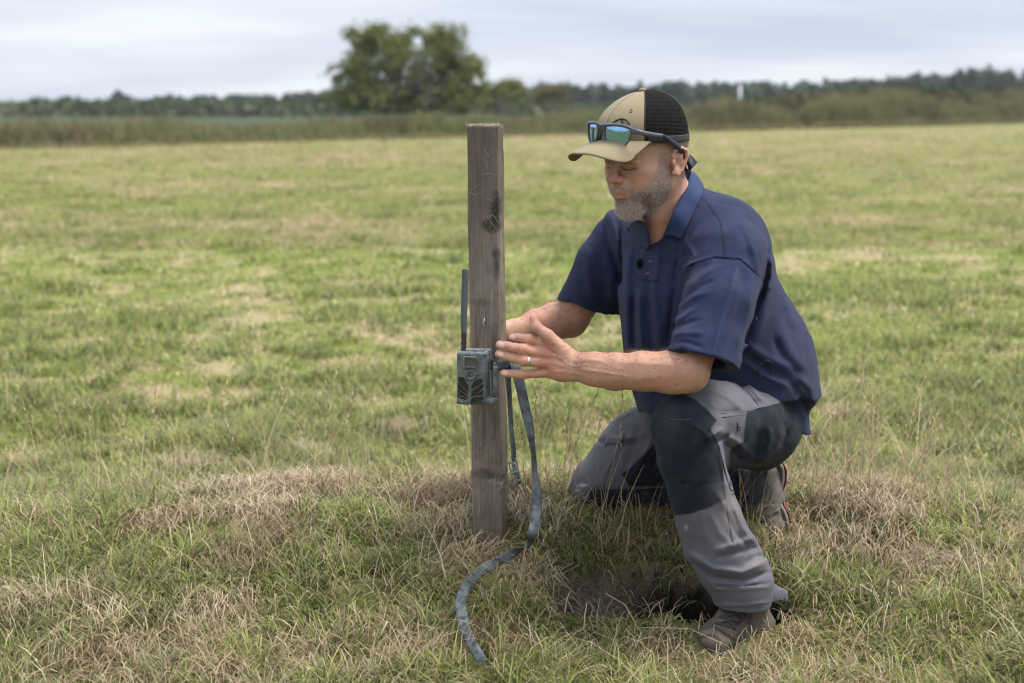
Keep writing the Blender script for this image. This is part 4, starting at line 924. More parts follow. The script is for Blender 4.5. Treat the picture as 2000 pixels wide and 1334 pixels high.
def polygonise(prims, h, B=14, clip=None, margin=0.012):
    """surface nets over the blocks the surface passes through"""
    disps = [p for p in prims if p.op == 'd']; noises = [p for p in prims if p.op == 'n']; pr = [p for p in prims if p.op not in ('d', 'n')]
    pos = [p for p in pr if p.op == 'u']
    lo = np.min([p.c - p.r - 0.02 for p in pos], 0); hi = np.max([p.c + p.r + 0.02 for p in pos], 0)
    bs = B * h; nb = np.ceil((hi - lo) / bs).astype(int); br = bs * math.sqrt(3) / 2
    g = np.stack(np.meshgrid(*[np.arange(k) for k in nb], indexing='ij'), -1).reshape(-1, 3)
    C = lo + (g + 0.5) * bs
    near = np.zeros(len(C), bool); dist = {}
    for p in pr:
        q = np.linalg.norm(C - p.c, axis=1) - p.r; dist[id(p)] = q
        if p.op == 'u': near |= q < br + p.k + margin
    g, C = g[near], C[near]; dist = {k: v[near] for k, v in dist.items()}
    if clip is not None: m = clip(C); g, C = g[m], C[m]; dist = {k: v[m] for k, v in dist.items()}
    cpx, cpy, cdd = topix(C)
    loc = np.stack(np.meshgrid(*[np.arange(B + 1)] * 3, indexing='ij'), -1).reshape(-1, 3) * h
    N = (nb * B + 2).astype(np.int64)
    vid, vpos, quads = [], [], []
    def gid(i, j, k): return (i * N[1] + j) * N[2] + k
    for b in range(len(C)):
        ps = [p for p in pr if dist[id(p)][b] < br + p.k + margin]
        if not any(p.op == 'u' for p in ps): continue
        dc = sdf_eval(C[b:b + 1], ps, [], [])
        if dc is None or abs(dc[0]) > br * 1.35 + margin: continue
        rp = br * FPX / cdd[b]
        ds = [s for s in disps if s.lo[0] - rp < cpx[b] < s.hi[0] + rp and s.lo[1] - rp < cpy[b] < s.hi[1] + rp and s.dr[0] - br < cdd[b] < s.dr[1] + br]
        D = sdf_eval(lo + g[b] * bs + loc, ps, ds, noises).reshape(B + 1, B + 1, B + 1)
        I = D < 0
        if I.all() or not I.any(): continue
        cs = [(x, y, z) for x in (0, 1) for y in (0, 1) for z in (0, 1)]
        sub = {c: D[c[0]:B + c[0], c[1]:B + c[1], c[2]:B + c[2]] for c in cs}
        cnt = sum((sub[c] < 0).astype(np.int8) for c in cs); mask = (cnt > 0) & (cnt < 8)
        ci = np.argwhere(mask)
        acc = np.zeros((len(ci), 3)); num = np.zeros(len(ci)); vals = {c: sub[c][mask] for c in cs}
        for a in cs:
            for ax in range(3):
                if a[ax]: continue
                c2 = list(a); c2[ax] = 1; c2 = tuple(c2); u, w_ = vals[a], vals[c2]; m = (u < 0) != (w_ < 0)
                t = np.where(m, u / np.where(m, u - w_, 1), 0); q = np.tile(np.array(a, float), (len(ci), 1)); q[:, ax] = t
                acc[m] += q[m]; num[m] += 1
        G = ci + g[b] * B; vid.append(gid(G[:, 0], G[:, 1], G[:, 2])); vpos.append(lo + (G + acc / num[:, None]) * h)
        for ax in range(3):
            sl0 = [slice(0, B)] * 3; sl1 = [slice(0, B)] * 3; sl1[ax] = slice(1, B + 1)
            s0, s1 = I[tuple(sl0)], I[tuple(sl1)]; e = np.argwhere(s0 != s1)
            if not len(e): continue
            flip = s0[tuple(e.T)]; E = e + g[b] * B; o1, o2 = [(1, 2), (2, 0), (0, 1)][ax]
            def off(a_, b_):
                Q = E.copy(); Q[:, o1] -= a_; Q[:, o2] -= b_; return gid(Q[:, 0], Q[:, 1], Q[:, 2])
            q = np.stack([off(0, 0), off(1, 0), off(1, 1), off(0, 1)], 1); q[~flip] = q[~flip][:, ::-1]; quads.append(q)
    vid = np.concatenate(vid); vpos = np.concatenate(vpos); Q = np.concatenate(quads)
    o = np.argsort(vid); vid, vpos = vid[o], vpos[o]
    idx = np.searchsorted(vid, Q); idx = np.clip(idx, 0, len(vid) - 1); ok = (vid[idx] == Q).all(1); F = idx[ok]
    return vpos, F
def relax(V_, F, it=2, lam=0.5):
    V_ = V_.copy(); n = len(V_)
    for _ in range(it):
        s = np.zeros((n, 3)); c = np.zeros(n)
        for a, b in ((0, 1), (1, 2), (2, 3), (3, 0)):
            for i, j in ((F[:, a], F[:, b]), (F[:, b], F[:, a])):
                for k in range(3): s[:, k] += np.bincount(i, V_[j, k], n)
                c += np.bincount(i, minlength=n)
        m = c > 0; V_[m] += lam * (s[m] / c[m][:, None] - V_[m])
    return V_
def vnormals(V_, F):
    a = np.cross(V_[F[:, 2]] - V_[F[:, 0]], V_[F[:, 3]] - V_[F[:, 1]]); N_ = np.zeros_like(V_)
    for q in range(4):
        for k in range(3): N_[:, k] += np.bincount(F[:, q], a[:, k], len(V_))
    return N_ / (np.linalg.norm(N_, axis=1)[:, None] + 1e-12)
def inpoly(px, py, poly):
    r = np.zeros(len(px), bool); P = np.array(poly, float); n = len(P)
    for i in range(n):
        x1, y1 = P[i]; x2, y2 = P[(i + 1) % n]
        c = ((y1 > py) != (y2 > py)); r ^= c & (px < (x2 - x1) * (py - y1) / (y2 - y1 + 1e-12) + x1)
    return r
def dist_poly(px, py, pts, closed=False):
    P = np.array(pts, float); best = np.full(len(px), 1e9); n = len(P)
    for i in range(n if closed else n - 1):
        a, b = P[i], P[(i + 1) % n]; e = b - a; L = e @ e + 1e-9; t = np.clip(((px - a[0]) * e[0] + (py - a[1]) * e[1]) / L, 0, 1)
        best = np.minimum(best, np.hypot(px - a[0] - t * e[0], py - a[1] - t * e[1]))
    return best
def soft_poly(px, py, poly, edge=1.2):
    d = dist_poly(px, py, poly, True); return np.clip(0.5 + np.where(inpoly(px, py, poly), d, -d) / edge, 0, 1)
# ================================================================== PERSON
def cast(px, py, prims, d0=2.5, d1=4.2, n=340):
    q = V(px, py, 1.0) - CAMP; ds = np.linspace(d0, d1, n); P = CAMP + q * ds[:, None]
    pr = [p for p in prims if p.op not in ('d', 'n')]; dd = [p for p in prims if p.op == 'd']; nn = [p for p in prims if p.op == 'n']
    s = sdf_eval(P, pr, dd, nn); i = np.argmax(s < 0)
    if not (s < 0).any(): i = int(np.argmin(s)); return P[i]
    if i == 0: return P[0]
    t = s[i - 1] / (s[i - 1] - s[i]); return P[i - 1] + (P[i] - P[i - 1]) * t
def castl(pts, prims, off=0.0, n=5, d0=2.5, d1=4.2):
    c = catmull([(a, b, 0) for a, b in pts], n)[:, :2]; L = [cast(a, b, prims, d0, d1) for a, b in c]
    L = np.array(L)
    for _ in range(1): L[1:-1] = (L[:-2] + L[1:-1] * 2 + L[2:]) / 4
    return L - BF * off
def patch(A_, B_, prims, off, nu=10, nv=14, thick=0.0016, d0=2.5, d1=4.2):
    A_ = catmull([(a, b, 0) for a, b in A_], 12)[:, :2]; B_ = catmull([(a, b, 0) for a, b in B_], 12)[:, :2]
    ta = np.linspace(0, 1, nv); ia = np.array([[np.interp(t * (len(A_) - 1), np.arange(len(A_)), A_[:, k]) for k in (0, 1)] for t in ta]); ib = np.array([[np.interp(t * (len(B_) - 1), np.arange(len(B_)), B_[:, k]) for k in (0, 1)] for t in ta])
    top, bot = [], []
    for j in range(nv):
        for i in range(nu):
            s = i / (nu - 1); q = ia[j] * (1 - s) + ib[j] * s; p = cast(q[0], q[1], prims, d0, d1)
            e_ = 1.0 if 0 < i < nu - 1 and 0 < j < nv - 1 else 0.35
            top.append(p - BF * (off * e_ + 0.0004)); bot.append(p + BF * thick)
    n = nu * nv; f = []
    for j in range(nv - 1):
        for i in range(nu - 1):
            a = j * nu + i; f += [[a, a + 1, a + nu + 1, a + nu], [a + n, a + nu + n, a + nu + 1 + n, a + 1 + n]]
    rim = [i for i in range(nu)] + [j * nu + nu - 1 for j in range(1, nv)] + [(nv - 1) * nu + i for i in range(nu - 2, -1, -1)] + [j * nu for j in range(nv - 2, 0, -1)]
    for a, b in zip(rim, rim[1:] + rim[:1]): f.append([b, a, a + n, b + n])
    return np.array(top + bot), f
def hairs(P, D, L, w, col, bend=0.3, seed=0):
    r = np.random.default_rng(seed); n = len(P); s = r.normal(size=(n, 3)); s -= D * (s * D).sum(1)[:, None]; s /= np.linalg.norm(s, axis=1)[:, None]
    B_ = r.normal(size=(n, 3)) * bend; L = L[:, None]; w = w[:, None]
    m = P + D * L * 0.55; t = P + D * L + B_ * L * 0.5
    Vt = np.stack([P - s * w, P + s * w, m - s * w * 0.7 + B_ * L * 0.12, m + s * w * 0.7 + B_ * L * 0.12, t], 1).reshape(-1, 3)
    b = np.arange(n)[:, None] * 5; F = (b[:, None] + np.array([[0, 1, 3], [0, 3, 2], [2, 3, 4]])[None]).reshape(-1, 3)
    return Vt, F, np.repeat(col, 5, 0)

# ---------------- head frame
HYAW, HPIT, HS = math.radians(40), math.radians(15), 1.05
f0 = np.array([-math.cos(HYAW), 0, -math.sin(HYAW)]); u0 = np.array([0, 1.0, 0])
hf = f0 * math.cos(HPIT) - u0 * math.sin(HPIT); hu = u0 * math.cos(HPIT) + f0 * math.sin(HPIT); hl = np.array([math.sin(HYAW), 0, -math.cos(HYAW)])
ROLL = math.radians(-7); hl, hu = hl * math.cos(ROLL) + hu * math.sin(ROLL), hu * math.cos(ROLL) - hl * math.sin(ROLL)
def v2w(v): return v[0] * BR + v[1] * BU + v[2] * BF
HF, HU, HL = v2w(hf), v2w(hu), v2w(hl); HAX = np.array([HF, HL, HU]); HO = V(1265, 311, 3.145)
def H(x, y, z): return HO + HS * (x * HF + y * HL + z * HU)
def Hloc(P): return ((P - HO) @ HAX.T) / HS
def hell(c, r, k=0.01, op='u', ax=None): return Ell(H(*c), np.array(r) * HS, HAX if ax is None else ax, k, op)
def hcap(a, b, ra, rb, k=0.01, op='u'): return Cap(H(*a), H(*b), ra * HS, rb * HS, k, op)
def head_prims():
    p = [hell((-0.010, 0, 0.043), (0.094, 0.074, 0.084), 0.02), hell((0.034, 0, 0.002), (0.052, 0.060, 0.082), 0.03),
         hell((0.02, 0, -0.03), (0.058, 0.061, 0.055), 0.02),
         ECap(H(0.005, 0, -0.052), H(0.062, 0, -0.088), (0.058 * HS, 0.03 * HS), (0.029 * HS, 0.022 * HS), HL, 0.025),
         hell((0.074, 0, -0.092), (0.021, 0.025, 0.019), 0.02), hell((0.070, 0, -0.048), (0.026, 0.031, 0.03), 0.02)]
    for s in (1, -1):
        p += [hell((0.054, s * 0.041, -0.012), (0.026, 0.022, 0.018), 0.02), hell((0.058, s * 0.036, -0.04), (0.022, 0.018, 0.024), 0.02)]
        p += [hcap((0.084, s * 0.006, 0.036), (0.070, s * 0.042, 0.038), 0.011, 0.010, 0.016)]
    for s in (1, -1): p.append(hell((0.098, s * 0.033, 0.012), (0.019, 0.019, 0.0125), 0.014, 's'))
    p += [hcap((0.084, 0, 0.028), (0.108, 0, -0.012), 0.0078, 0.0095, 0.013), hell((0.1125, 0, -0.020), (0.0125, 0.0115, 0.0105), 0.007)]
    for s in (1, -1):
        p += [hell((0.1005, s * 0.0125, -0.0245), (0.0105, 0.0068, 0.0078), 0.006), hell((0.076, s * 0.0325, 0.0115), (0.0125, 0.0150, 0.0115), 0.004),
              hcap((0.0845, s * 0.020, 0.0035), (0.0765, s * 0.046, 0.005), 0.0032, 0.0028, 0.004), hcap((0.089, s * 0.021, 0.022), (0.080, s * 0.047, 0.021), 0.0042, 0.0045, 0.004)]
        p += [hell((0.109, s * 0.0062, -0.0325), (0.0045, 0.0030, 0.0035), 0.003, 's')]
    p += [hell((0.086, 0, -0.0405), (0.012, 0.020, 0.012), 0.012)]
    for s in (1, -1):
        p += [hcap((0.0975, 0, -0.0515), (0.084, s * 0.021, -0.0575), 0.0052, 0.003, 0.004), hcap((0.0955, 0, -0.0625), (0.083, s * 0.019, -0.0595), 0.0060, 0.003, 0.004)]
    for s in (1, -1): p.append(hcap((0.106, 0, -0.0565), (0.088, s * 0.025, -0.0585), 0.0022, 0.0015, 0.002, 's'))
    p.append(hell((0.096, 0, -0.074), (0.008, 0.02, 0.006), 0.008, 's'))
    for s in (1, -1):
        e_ = [(0.004, 0.0725, -0.026), (-0.006, 0.0765, -0.032), (-0.016, 0.0795, -0.024), (-0.024, 0.0820, -0.010), (-0.030, 0.0845, 0.004), (-0.028, 0.0845, 0.016), (-0.017, 0.082, 0.0225), (-0.004, 0.0770, 0.020), (0.003, 0.073, 0.009), (-0.004, 0.0735, 0.001)]
        p.append(hell((-0.012, s * 0.0715, -0.005), (0.017, 0.0075, 0.024), 0.008))
        p.append(hell((-0.003, s * 0.0755, -0.0255), (0.0080, 0.0045, 0.0085), 0.005))
        for a, b in zip(e_[:-1], e_[1:]): p.append(hcap((a[0], s * a[1], a[2]), (b[0], s * b[1], b[2]), 0.0036, 0.0036, 0.003))
        p.append(hcap((-0.021, s * 0.0790, 0.008), (-0.017, s * 0.0785, -0.012), 0.0026, 0.0026, 0.003))
        p.append(hell((-0.0075, s * 0.0805, -0.006), (0.0078, 0.0070, 0.0115), 0.003, 's')); p.append(hell((-0.0165, s * 0.0825, 0.013), (0.007, 0.0040, 0.005), 0.003, 's'))
        p.append(hell((0.004, s * 0.0755, -0.006), (0.0042, 0.0042, 0.0065), 0.003))
    return p
NB = V(1326, 440, 3.27)
def neck_prims():
    return [ECap(H(-0.022, 0, -0.035), V(1300, 405, 3.225), (0.058, 0.062), (0.060, 0.064), HL, 0.02), ECap(V(1300, 405, 3.225), V(1322, 455, 3.27), (0.062, 0.066), (0.085, 0.08), HL, 0.03),
            Ell(V(1345, 525, 3.33), (0.12, 0.09, 0.12), None, 0.05), Cap(V(1320, 450, 3.26), V(1415, 515, 3.14), 0.05, 0.05, 0.05), Cap(V(1320, 450, 3.26), V(1225, 470, 3.41), 0.05, 0.045, 0.05),
            Cap(H(0.02, 0.01, -0.09), V(1284, 440, 3.185), 0.016, 0.012, 0.03), Cap(V(1288, 458, 3.225), V(1300, 470, 3.24), 0.034, 0.034, 0.04)]
IMU = vdir(0, 1, 0)
def arm_prims():
    P = []
    SL, EL = V(1425, 520, 3.13), V(1343, 722, 3.0)
    P += [Cap(SL, EL, 0.056, 0.043, 0.02)]
    fore = [(1343, 724, 3.0, .0395, .0395), (1305, 727, 3.005, .0405, .039), (1255, 725, 3.015, .0385, .037), (1200, 726, 3.03, .0365, .032), (1160, 721, 3.04, .0330, .026), (1118, 715, 3.052, .0300, .0205)]
    for a, b in zip(fore[:-1], fore[1:]): P.append(ECap(V(*a[:3]), V(*b[:3]), a[3:], b[3:], IMU, 0.02))
    P.append(Cap(V(1352, 735, 3.0), V(1320, 742, 3.0), 0.028, 0.024, 0.02))
    # palm
    P += [ECap(V(1118, 715, 3.052), V(1096, 710, 3.056), (.0295, .020), (.034, .0175), IMU, 0.015), ECap(V(1096, 710, 3.056), V(1068, 701, 3.068), (.034, .0165), (.0335, .0115), IMU, 0.012),
          Cap(V(1102, 690, 3.052), V(1076, 668, 3.058), 0.0165, 0.0125, 0.015), Cap(V(1100, 732, 3.06), V(1080, 730, 3.075), 0.0135, 0.011, 0.012)]
    F_ = {'index': [(1073, 677, 3.066, 0.0118), (1034, 663, 3.052, 0.0104), (1011, 659.5, 3.066, 0.0095), (1001, 659, 3.074, 0.0084)],
          'middle': [(1073, 693, 3.062, 0.0122), (1022, 683, 3.042, 0.0109), (992, 676.5, 3.058, 0.0099), (976, 673.5, 3.068, 0.0089)],
          'ring': [(1075, 709, 3.064, 0.0117), (1023, 704.5, 3.044, 0.0104), (992, 696.5, 3.06, 0.0095), (974.5, 691.5, 3.072, 0.0087)],
          'pinky': [(1078, 726, 3.074, 0.0109), (1021, 731, 3.062, 0.0095), (998, 730, 3.074, 0.0084), (984, 728.5, 3.082, 0.0077)]}
    for nme, js in F_.items():
        for a, b in zip(js[:-1], js[1:]): P.append(Cap(V(*a[:3]), V(*b[:3]), a[3], b[3], 0.0035))
        a, b = js[0], js[1]; q0 = np.array(a) * 0.45 + np.array(b) * 0.55; P.append(Cap(V(*a[:3]), V(*q0[:3]), a[3] * 1.02, 0.0112 if nme != 'pinky' else 0.0096, 0.004))
        a, b = js[1], js[2]; q0 = np.array(a) * 0.5 + np.array(b) * 0.5; P.append(Ell(V(*q0[:3]), (q0[3] * 1.25, q0[3] * 1.06, q0[3] * 1.04), None, 0.003))
        j = js[1]; P.append(Ell(V(j[0], j[1], j[2] - 0.0012), (j[3] * 1.07,) * 3, None, 0.006))
        m = js[0]; P.append(Ell(V(m[0] + 2, m[1], m[2] - 0.003), (0.0105, 0.0105, 0.0105), None, 0.008))
    th = [(1100, 684, 3.048, .0155), (1070, 655, 3.045, .0125), (1048, 639, 3.047, .0110), (1041.5, 622, 3.05, .0088)]
    for a, b in zip(th[:-1], th[1:]): P.append(Cap(V(*a[:3]), V(*b[:3]), a[3], b[3], 0.006))
    # webbing between thumb and index
    P.append(Cap(V(1082, 672, 3.058), V(1066, 664, 3.06), 0.011, 0.009, 0.014))
    # far arm and its hand reaching round the post
    SR, ER = V(1218, 465, 3.42), V(1113, 622, 3.53)
    P += [Cap(SR, ER, 0.054, 0.044, 0.02)]
    fore = [(1113, 622, 3.53, .0435, .042), (1080, 628, 3.505, .0425, .038), (1045, 636, 3.475, .036, .031), (1003, 648, 3.435, .0265, .021), (985, 654, 3.42, .027, .019), (960, 662, 3.41, .036, .016)]
    for a, b in zip(fore[:-1], fore[1:]): P.append(ECap(V(*a[:3]), V(*b[:3]), a[3:], b[3:], IMU, 0.02))
    for i, y0 in enumerate((640, 654, 668, 682)):
        js = [(956, y0, 3.40, .0105), (936, y0 + 6, 3.385, .0098), (925, y0 + 12, 3.375, .0088), (930, y0 + 15, 3.365, .008)]
        for a, b in zip(js[:-1], js[1:]): P.append(Cap(V(*a[:3]), V(*b[:3]), a[3], b[3], 0.004))
    for a, b in (((975, 640, 3.40, .013), (958, 628, 3.38, .0115)), ((958, 628, 3.38, .0115), (946, 624, 3.365, .0095))): P.append(Cap(V(*a[:3]), V(*b[:3]), a[3], b[3], 0.005))
    D = []
    N_ = (2.95, 3.12)
    for pts in ([(1105, 702), (1085, 686), (1072, 678)], [(1108, 708), (1090, 698), (1073, 692)], [(1108, 716), (1092, 712), (1075, 708)], [(1106, 726), (1092, 727), (1079, 726)]): D.append(Disp(pts, 2.2, 0.0011, N_))
    for pts in ([(1100, 697), (1080, 687)], [(1102, 706), (1084, 701)], [(1102, 721), (1084, 719)]): D.append(Disp(pts, 2.6, -0.0011, N_))
    for (x, y, dx, dy) in ((1034, 663, 1, 7), (1022, 683, 1, 8), (1023, 704, 0, 8), (1021, 731, 0, 7), (1011, 659, 0, 6), (992, 676, 1, 6), (992, 696, 1, 6), (998, 730, 0, 5)):
        for o in (-2.4, 0, 2.4): D.append(Disp([(x - dx + o, y - dy), (x + dx + o, y + dy)], 0.9, -0.0008, N_))
    D += [Disp([(1128, 694), (1126, 712), (1130, 735)], 1.6, -0.0012, N_), Disp([(1134, 700), (1133, 725)], 1.4, -0.0009, N_), Disp([(1180, 705), (1150, 703), (1120, 704)], 4, 0.0016, N_), Disp([(1230, 735), (1180, 728), (1130, 720)], 3, 0.0016, N_),
          Disp([(1092, 700), (1108, 712), (1125, 716), (1150, 712)], 1.5, 0.0010, N_), Disp([(1100, 733), (1120, 728), (1150, 738)], 1.5, 0.0009, N_), Disp([(1300, 735), (1240, 740), (1180, 742)], 7, 0.0018, N_), Disp([(1310, 712), (1250, 708), (1200, 706)], 6, 0.0014, N_)]
    return P + D
BODY = head_prims() + neck_prims() + arm_prims()

# ---------------- shirt
WS = unit(V(1425, 505, 3.12) - V(1215, 450, 3.42))
def shirt_prims():
    T = [(1352, 500, 3.285, .165, .125), (1356, 560, 3.295, .185, .150), (1381, 640, 3.34, .205, .178), (1408, 715, 3.385, .215, .203), (1422, 775, 3.42, .205, .195), (1460, 815, 3.44, .165, .17)]
    P = []
    for a, b in zip(T[:-1], T[1:]): P.append(ECap(V(*a[:3]), V(*b[:3]), a[3:], b[3:], WS, 0.05))
    P += [Ell(V(1398, 478, 3.25), (0.118, 0.12, 0.112), None, 0.06), Cap(V(1345, 440, 3.25), V(1425, 505, 3.14), 0.062, 0.078, 0.05), Cap(V(1290, 460, 3.33), V(1226, 466, 3.42), 0.068, 0.066, 0.05),
          Cap(V(1318, 415, 3.27), V(1335, 460, 3.28), 0.074, 0.10, 0.04)]
    # sleeves
    sl = [ECap(V(1424, 515, 3.13), V(1403, 600, 3.06), (.083, .08), (.080, .078), BR, 0.035), ECap(V(1403, 600, 3.06), V(1366, 728, 2.985), (.080, .078), (.077, .068), BR, 0.02),
          Half(V(1372, 705, 2.995), vdir(-0.27, -0.92, -0.20), V(1366, 745, 2.98), 0.115)]
    sr = [ECap(V(1222, 462, 3.42), V(1188, 520, 3.455), (.068, .07), (.076, .074), BR, 0.035), ECap(V(1188, 520, 3.455), V(1143, 612, 3.52), (.076, .074), (.079, .07), BR, 0.02),
          Half(V(1151, 592, 3.50), vdir(-0.10, -0.98, 0.12), V(1135, 635, 3.53), 0.10)]
    P += [sl[0], sl[1], sr[0], sr[1]]
    # seat of the shirt falling behind
    P += [sl[2], sr[2]]
    # neckline
    P += [ECap(H(-0.02, 0, -0.04), V(1312, 425, 3.245), (0.061, 0.063), (0.060, 0.062), HL, 0.006, 's'), Cap(V(1283, 425, 3.17), V(1273, 474, 3.13), 0.026, 0.007, 0.005, 's')]
    # hem at the flank and at the back
    P += [Half(V(1400, 790, 3.4), vdir(0.1, -1, 0), V(1400, 900, 3.4), 0.34)]
    P += [ECap(V(1503, 725, 3.43), V(1543, 838, 3.44), (.100, .12), (.045, .115), BR, 0.05)]
    P += [Half(V(1560, 842, 3.45), vdir(-0.2, -0.95, 0), V(1560, 900, 3.45), 0.2)]
    # hollow sleeve ends
    P += [Cap(V(1385, 660, 3.02), V(1362, 740, 2.975), 0.048, 0.056, 0.003, 's'), Cap(V(1160, 570, 3.49), V(1138, 630, 3.53), 0.048, 0.056, 0.003, 's')]
    D = []
    F_, N_ = (2.9, 3.35), (2.6, 3.22)
    A = D.append
    # front of the torso: long hanging folds
    for pts, w_, a in (([(1232, 470), (1226, 540), (1222, 620), (1226, 690)], 7, .007), ([(1250, 555), (1249, 620), (1256, 690)], 6, .007), ([(1285, 500), (1278, 580), (1292, 680)], 9, .007), ([(1240, 560), (1237, 620), (1241, 690)], 5, -.007),
                       ([(1268, 560), (1268, 620), (1276, 690)], 7, -.007), ([(1300, 480), (1312, 540), (1330, 600)], 8, -.005), ([(1325, 470), (1322, 520), (1318, 560)], 6, -.009), ([(1335, 480), (1300, 540), (1296, 640)], 7, .004),
                       ([(1240, 700), (1262, 740), (1275, 775)], 7, .006), ([(1280, 690), (1300, 730), (1305, 775)], 7, -.006),
                       ([(1318, 560), (1312, 610), (1306, 670)], 5, -.009), ([(1340, 470), (1355, 500), (1330, 540)], 6, .005), ([(1365, 450), (1345, 485), (1325, 520)], 6, .005), ([(1350, 470), (1335, 505)], 5, -.005)): A(Disp(pts, w_, a, (2.8, 3.5)))
    # near sleeve
    for pts, w_, a in (([(1441, 522), (1425, 580), (1405, 640), (1393, 690)], 4.5, .0055), ([(1428, 530), (1408, 590), (1385, 650)], 7, -.0045), ([(1455, 530), (1444, 600), (1420, 690)], 8, -.0045), ([(1470, 545), (1462, 610), (1440, 680)], 6, .004),
                       ([(1310, 628), (1330, 620), (1360, 600)], 5, .0045), ([(1312, 640), (1335, 634), (1365, 625)], 4, -.0045), ([(1306, 655), (1335, 650), (1375, 650)], 5, .004), ([(1306, 668), (1340, 668), (1375, 680)], 4, -.004), ([(1345, 560), (1368, 540), (1400, 520)], 6, .0045),
                       ([(1340, 585), (1368, 560), (1395, 548)], 5, -.004), ([(1324, 604), (1350, 580), (1390, 570)], 5, .0035), ([(1330, 530), (1350, 517), (1395, 504)], 5, .003)): A(Disp(pts, w_, a, (2.85, 3.2)))
    A(Disp([(1304, 672), (1368, 696), (1436, 714)], 1.3, -.0022, (2.85, 3.2))); A(Disp([(1303, 678), (1368, 702), (1436, 720)], 3, .0016, (2.85, 3.2)))
    # armhole and shoulder seams
    A(Disp([(1327, 530), (1358, 515), (1395, 504), (1446, 508), (1492, 549)], 2.0, -.0026, (2.9, 3.3))); A(Disp([(1327, 526), (1358, 511), (1395, 500), (1446, 504), (1492, 545)], 2.2, .0018, (2.9, 3.3)))
    A(Disp([(1370, 384), (1406, 434), (1415, 503)], 1.8, -.0022, (2.9, 3.4)))
    # back and flank
    for pts, w_, a in (([(1496, 480), (1498, 520), (1490, 560)], 6, -.006), ([(1508, 500), (1508, 545), (1500, 570)], 7, .006), ([(1492, 552), (1470, 620), (1445, 690)], 6, -.007), ([(1505, 560), (1490, 620), (1470, 680)], 10, .007),
                       ([(1455, 670), (1500, 700), (1560, 722)], 9, .006), ([(1450, 690), (1490, 718), (1545, 742)], 7, -.007), ([(1520, 640), (1545, 690), (1580, 725)], 10, .005), ([(1510, 660), (1530, 700), (1560, 730)], 7, -.005), ([(1560, 735), (1585, 760), (1592, 800)], 8, .007), ([(1540, 745), (1565, 775), (1578, 820)], 6, -.007),
                       ([(1465, 470), (1475, 500), (1480, 530)], 6, .004), ([(1440, 440), (1455, 470), (1462, 510)], 6, -.003), ([(1450, 705), (1500, 738), (1545, 757)], 5, .005), ([(1530, 600), (1545, 650)], 9, -.004)): A(Disp(pts, w_, a, (2.9, 3.75)))
    # far sleeve
    for pts, w_, a in (([(1178, 420), (1186, 470), (1205, 520), (1213, 560)], 6, -.009), ([(1152, 480), (1150, 530), (1156, 590)], 8, .006), ([(1170, 500), (1175, 550), (1180, 595)], 7, -.005), ([(1120, 540), (1135, 570), (1170, 590)], 6, .004), ([(1192, 540), (1195, 590)], 6, .005),
                       ([(1190, 410), (1200, 450), (1216, 500)], 5, .005), ([(1210, 440), (1214, 500), (1216, 560)], 4, -.007)): A(Disp(pts, w_, a, (3.2, 3.7)))
    P.append(Noise(16, 0.008, 81)); P.append(Noise(45, 0.002, 82))
    return P + D
SHIRT = shirt_prims()

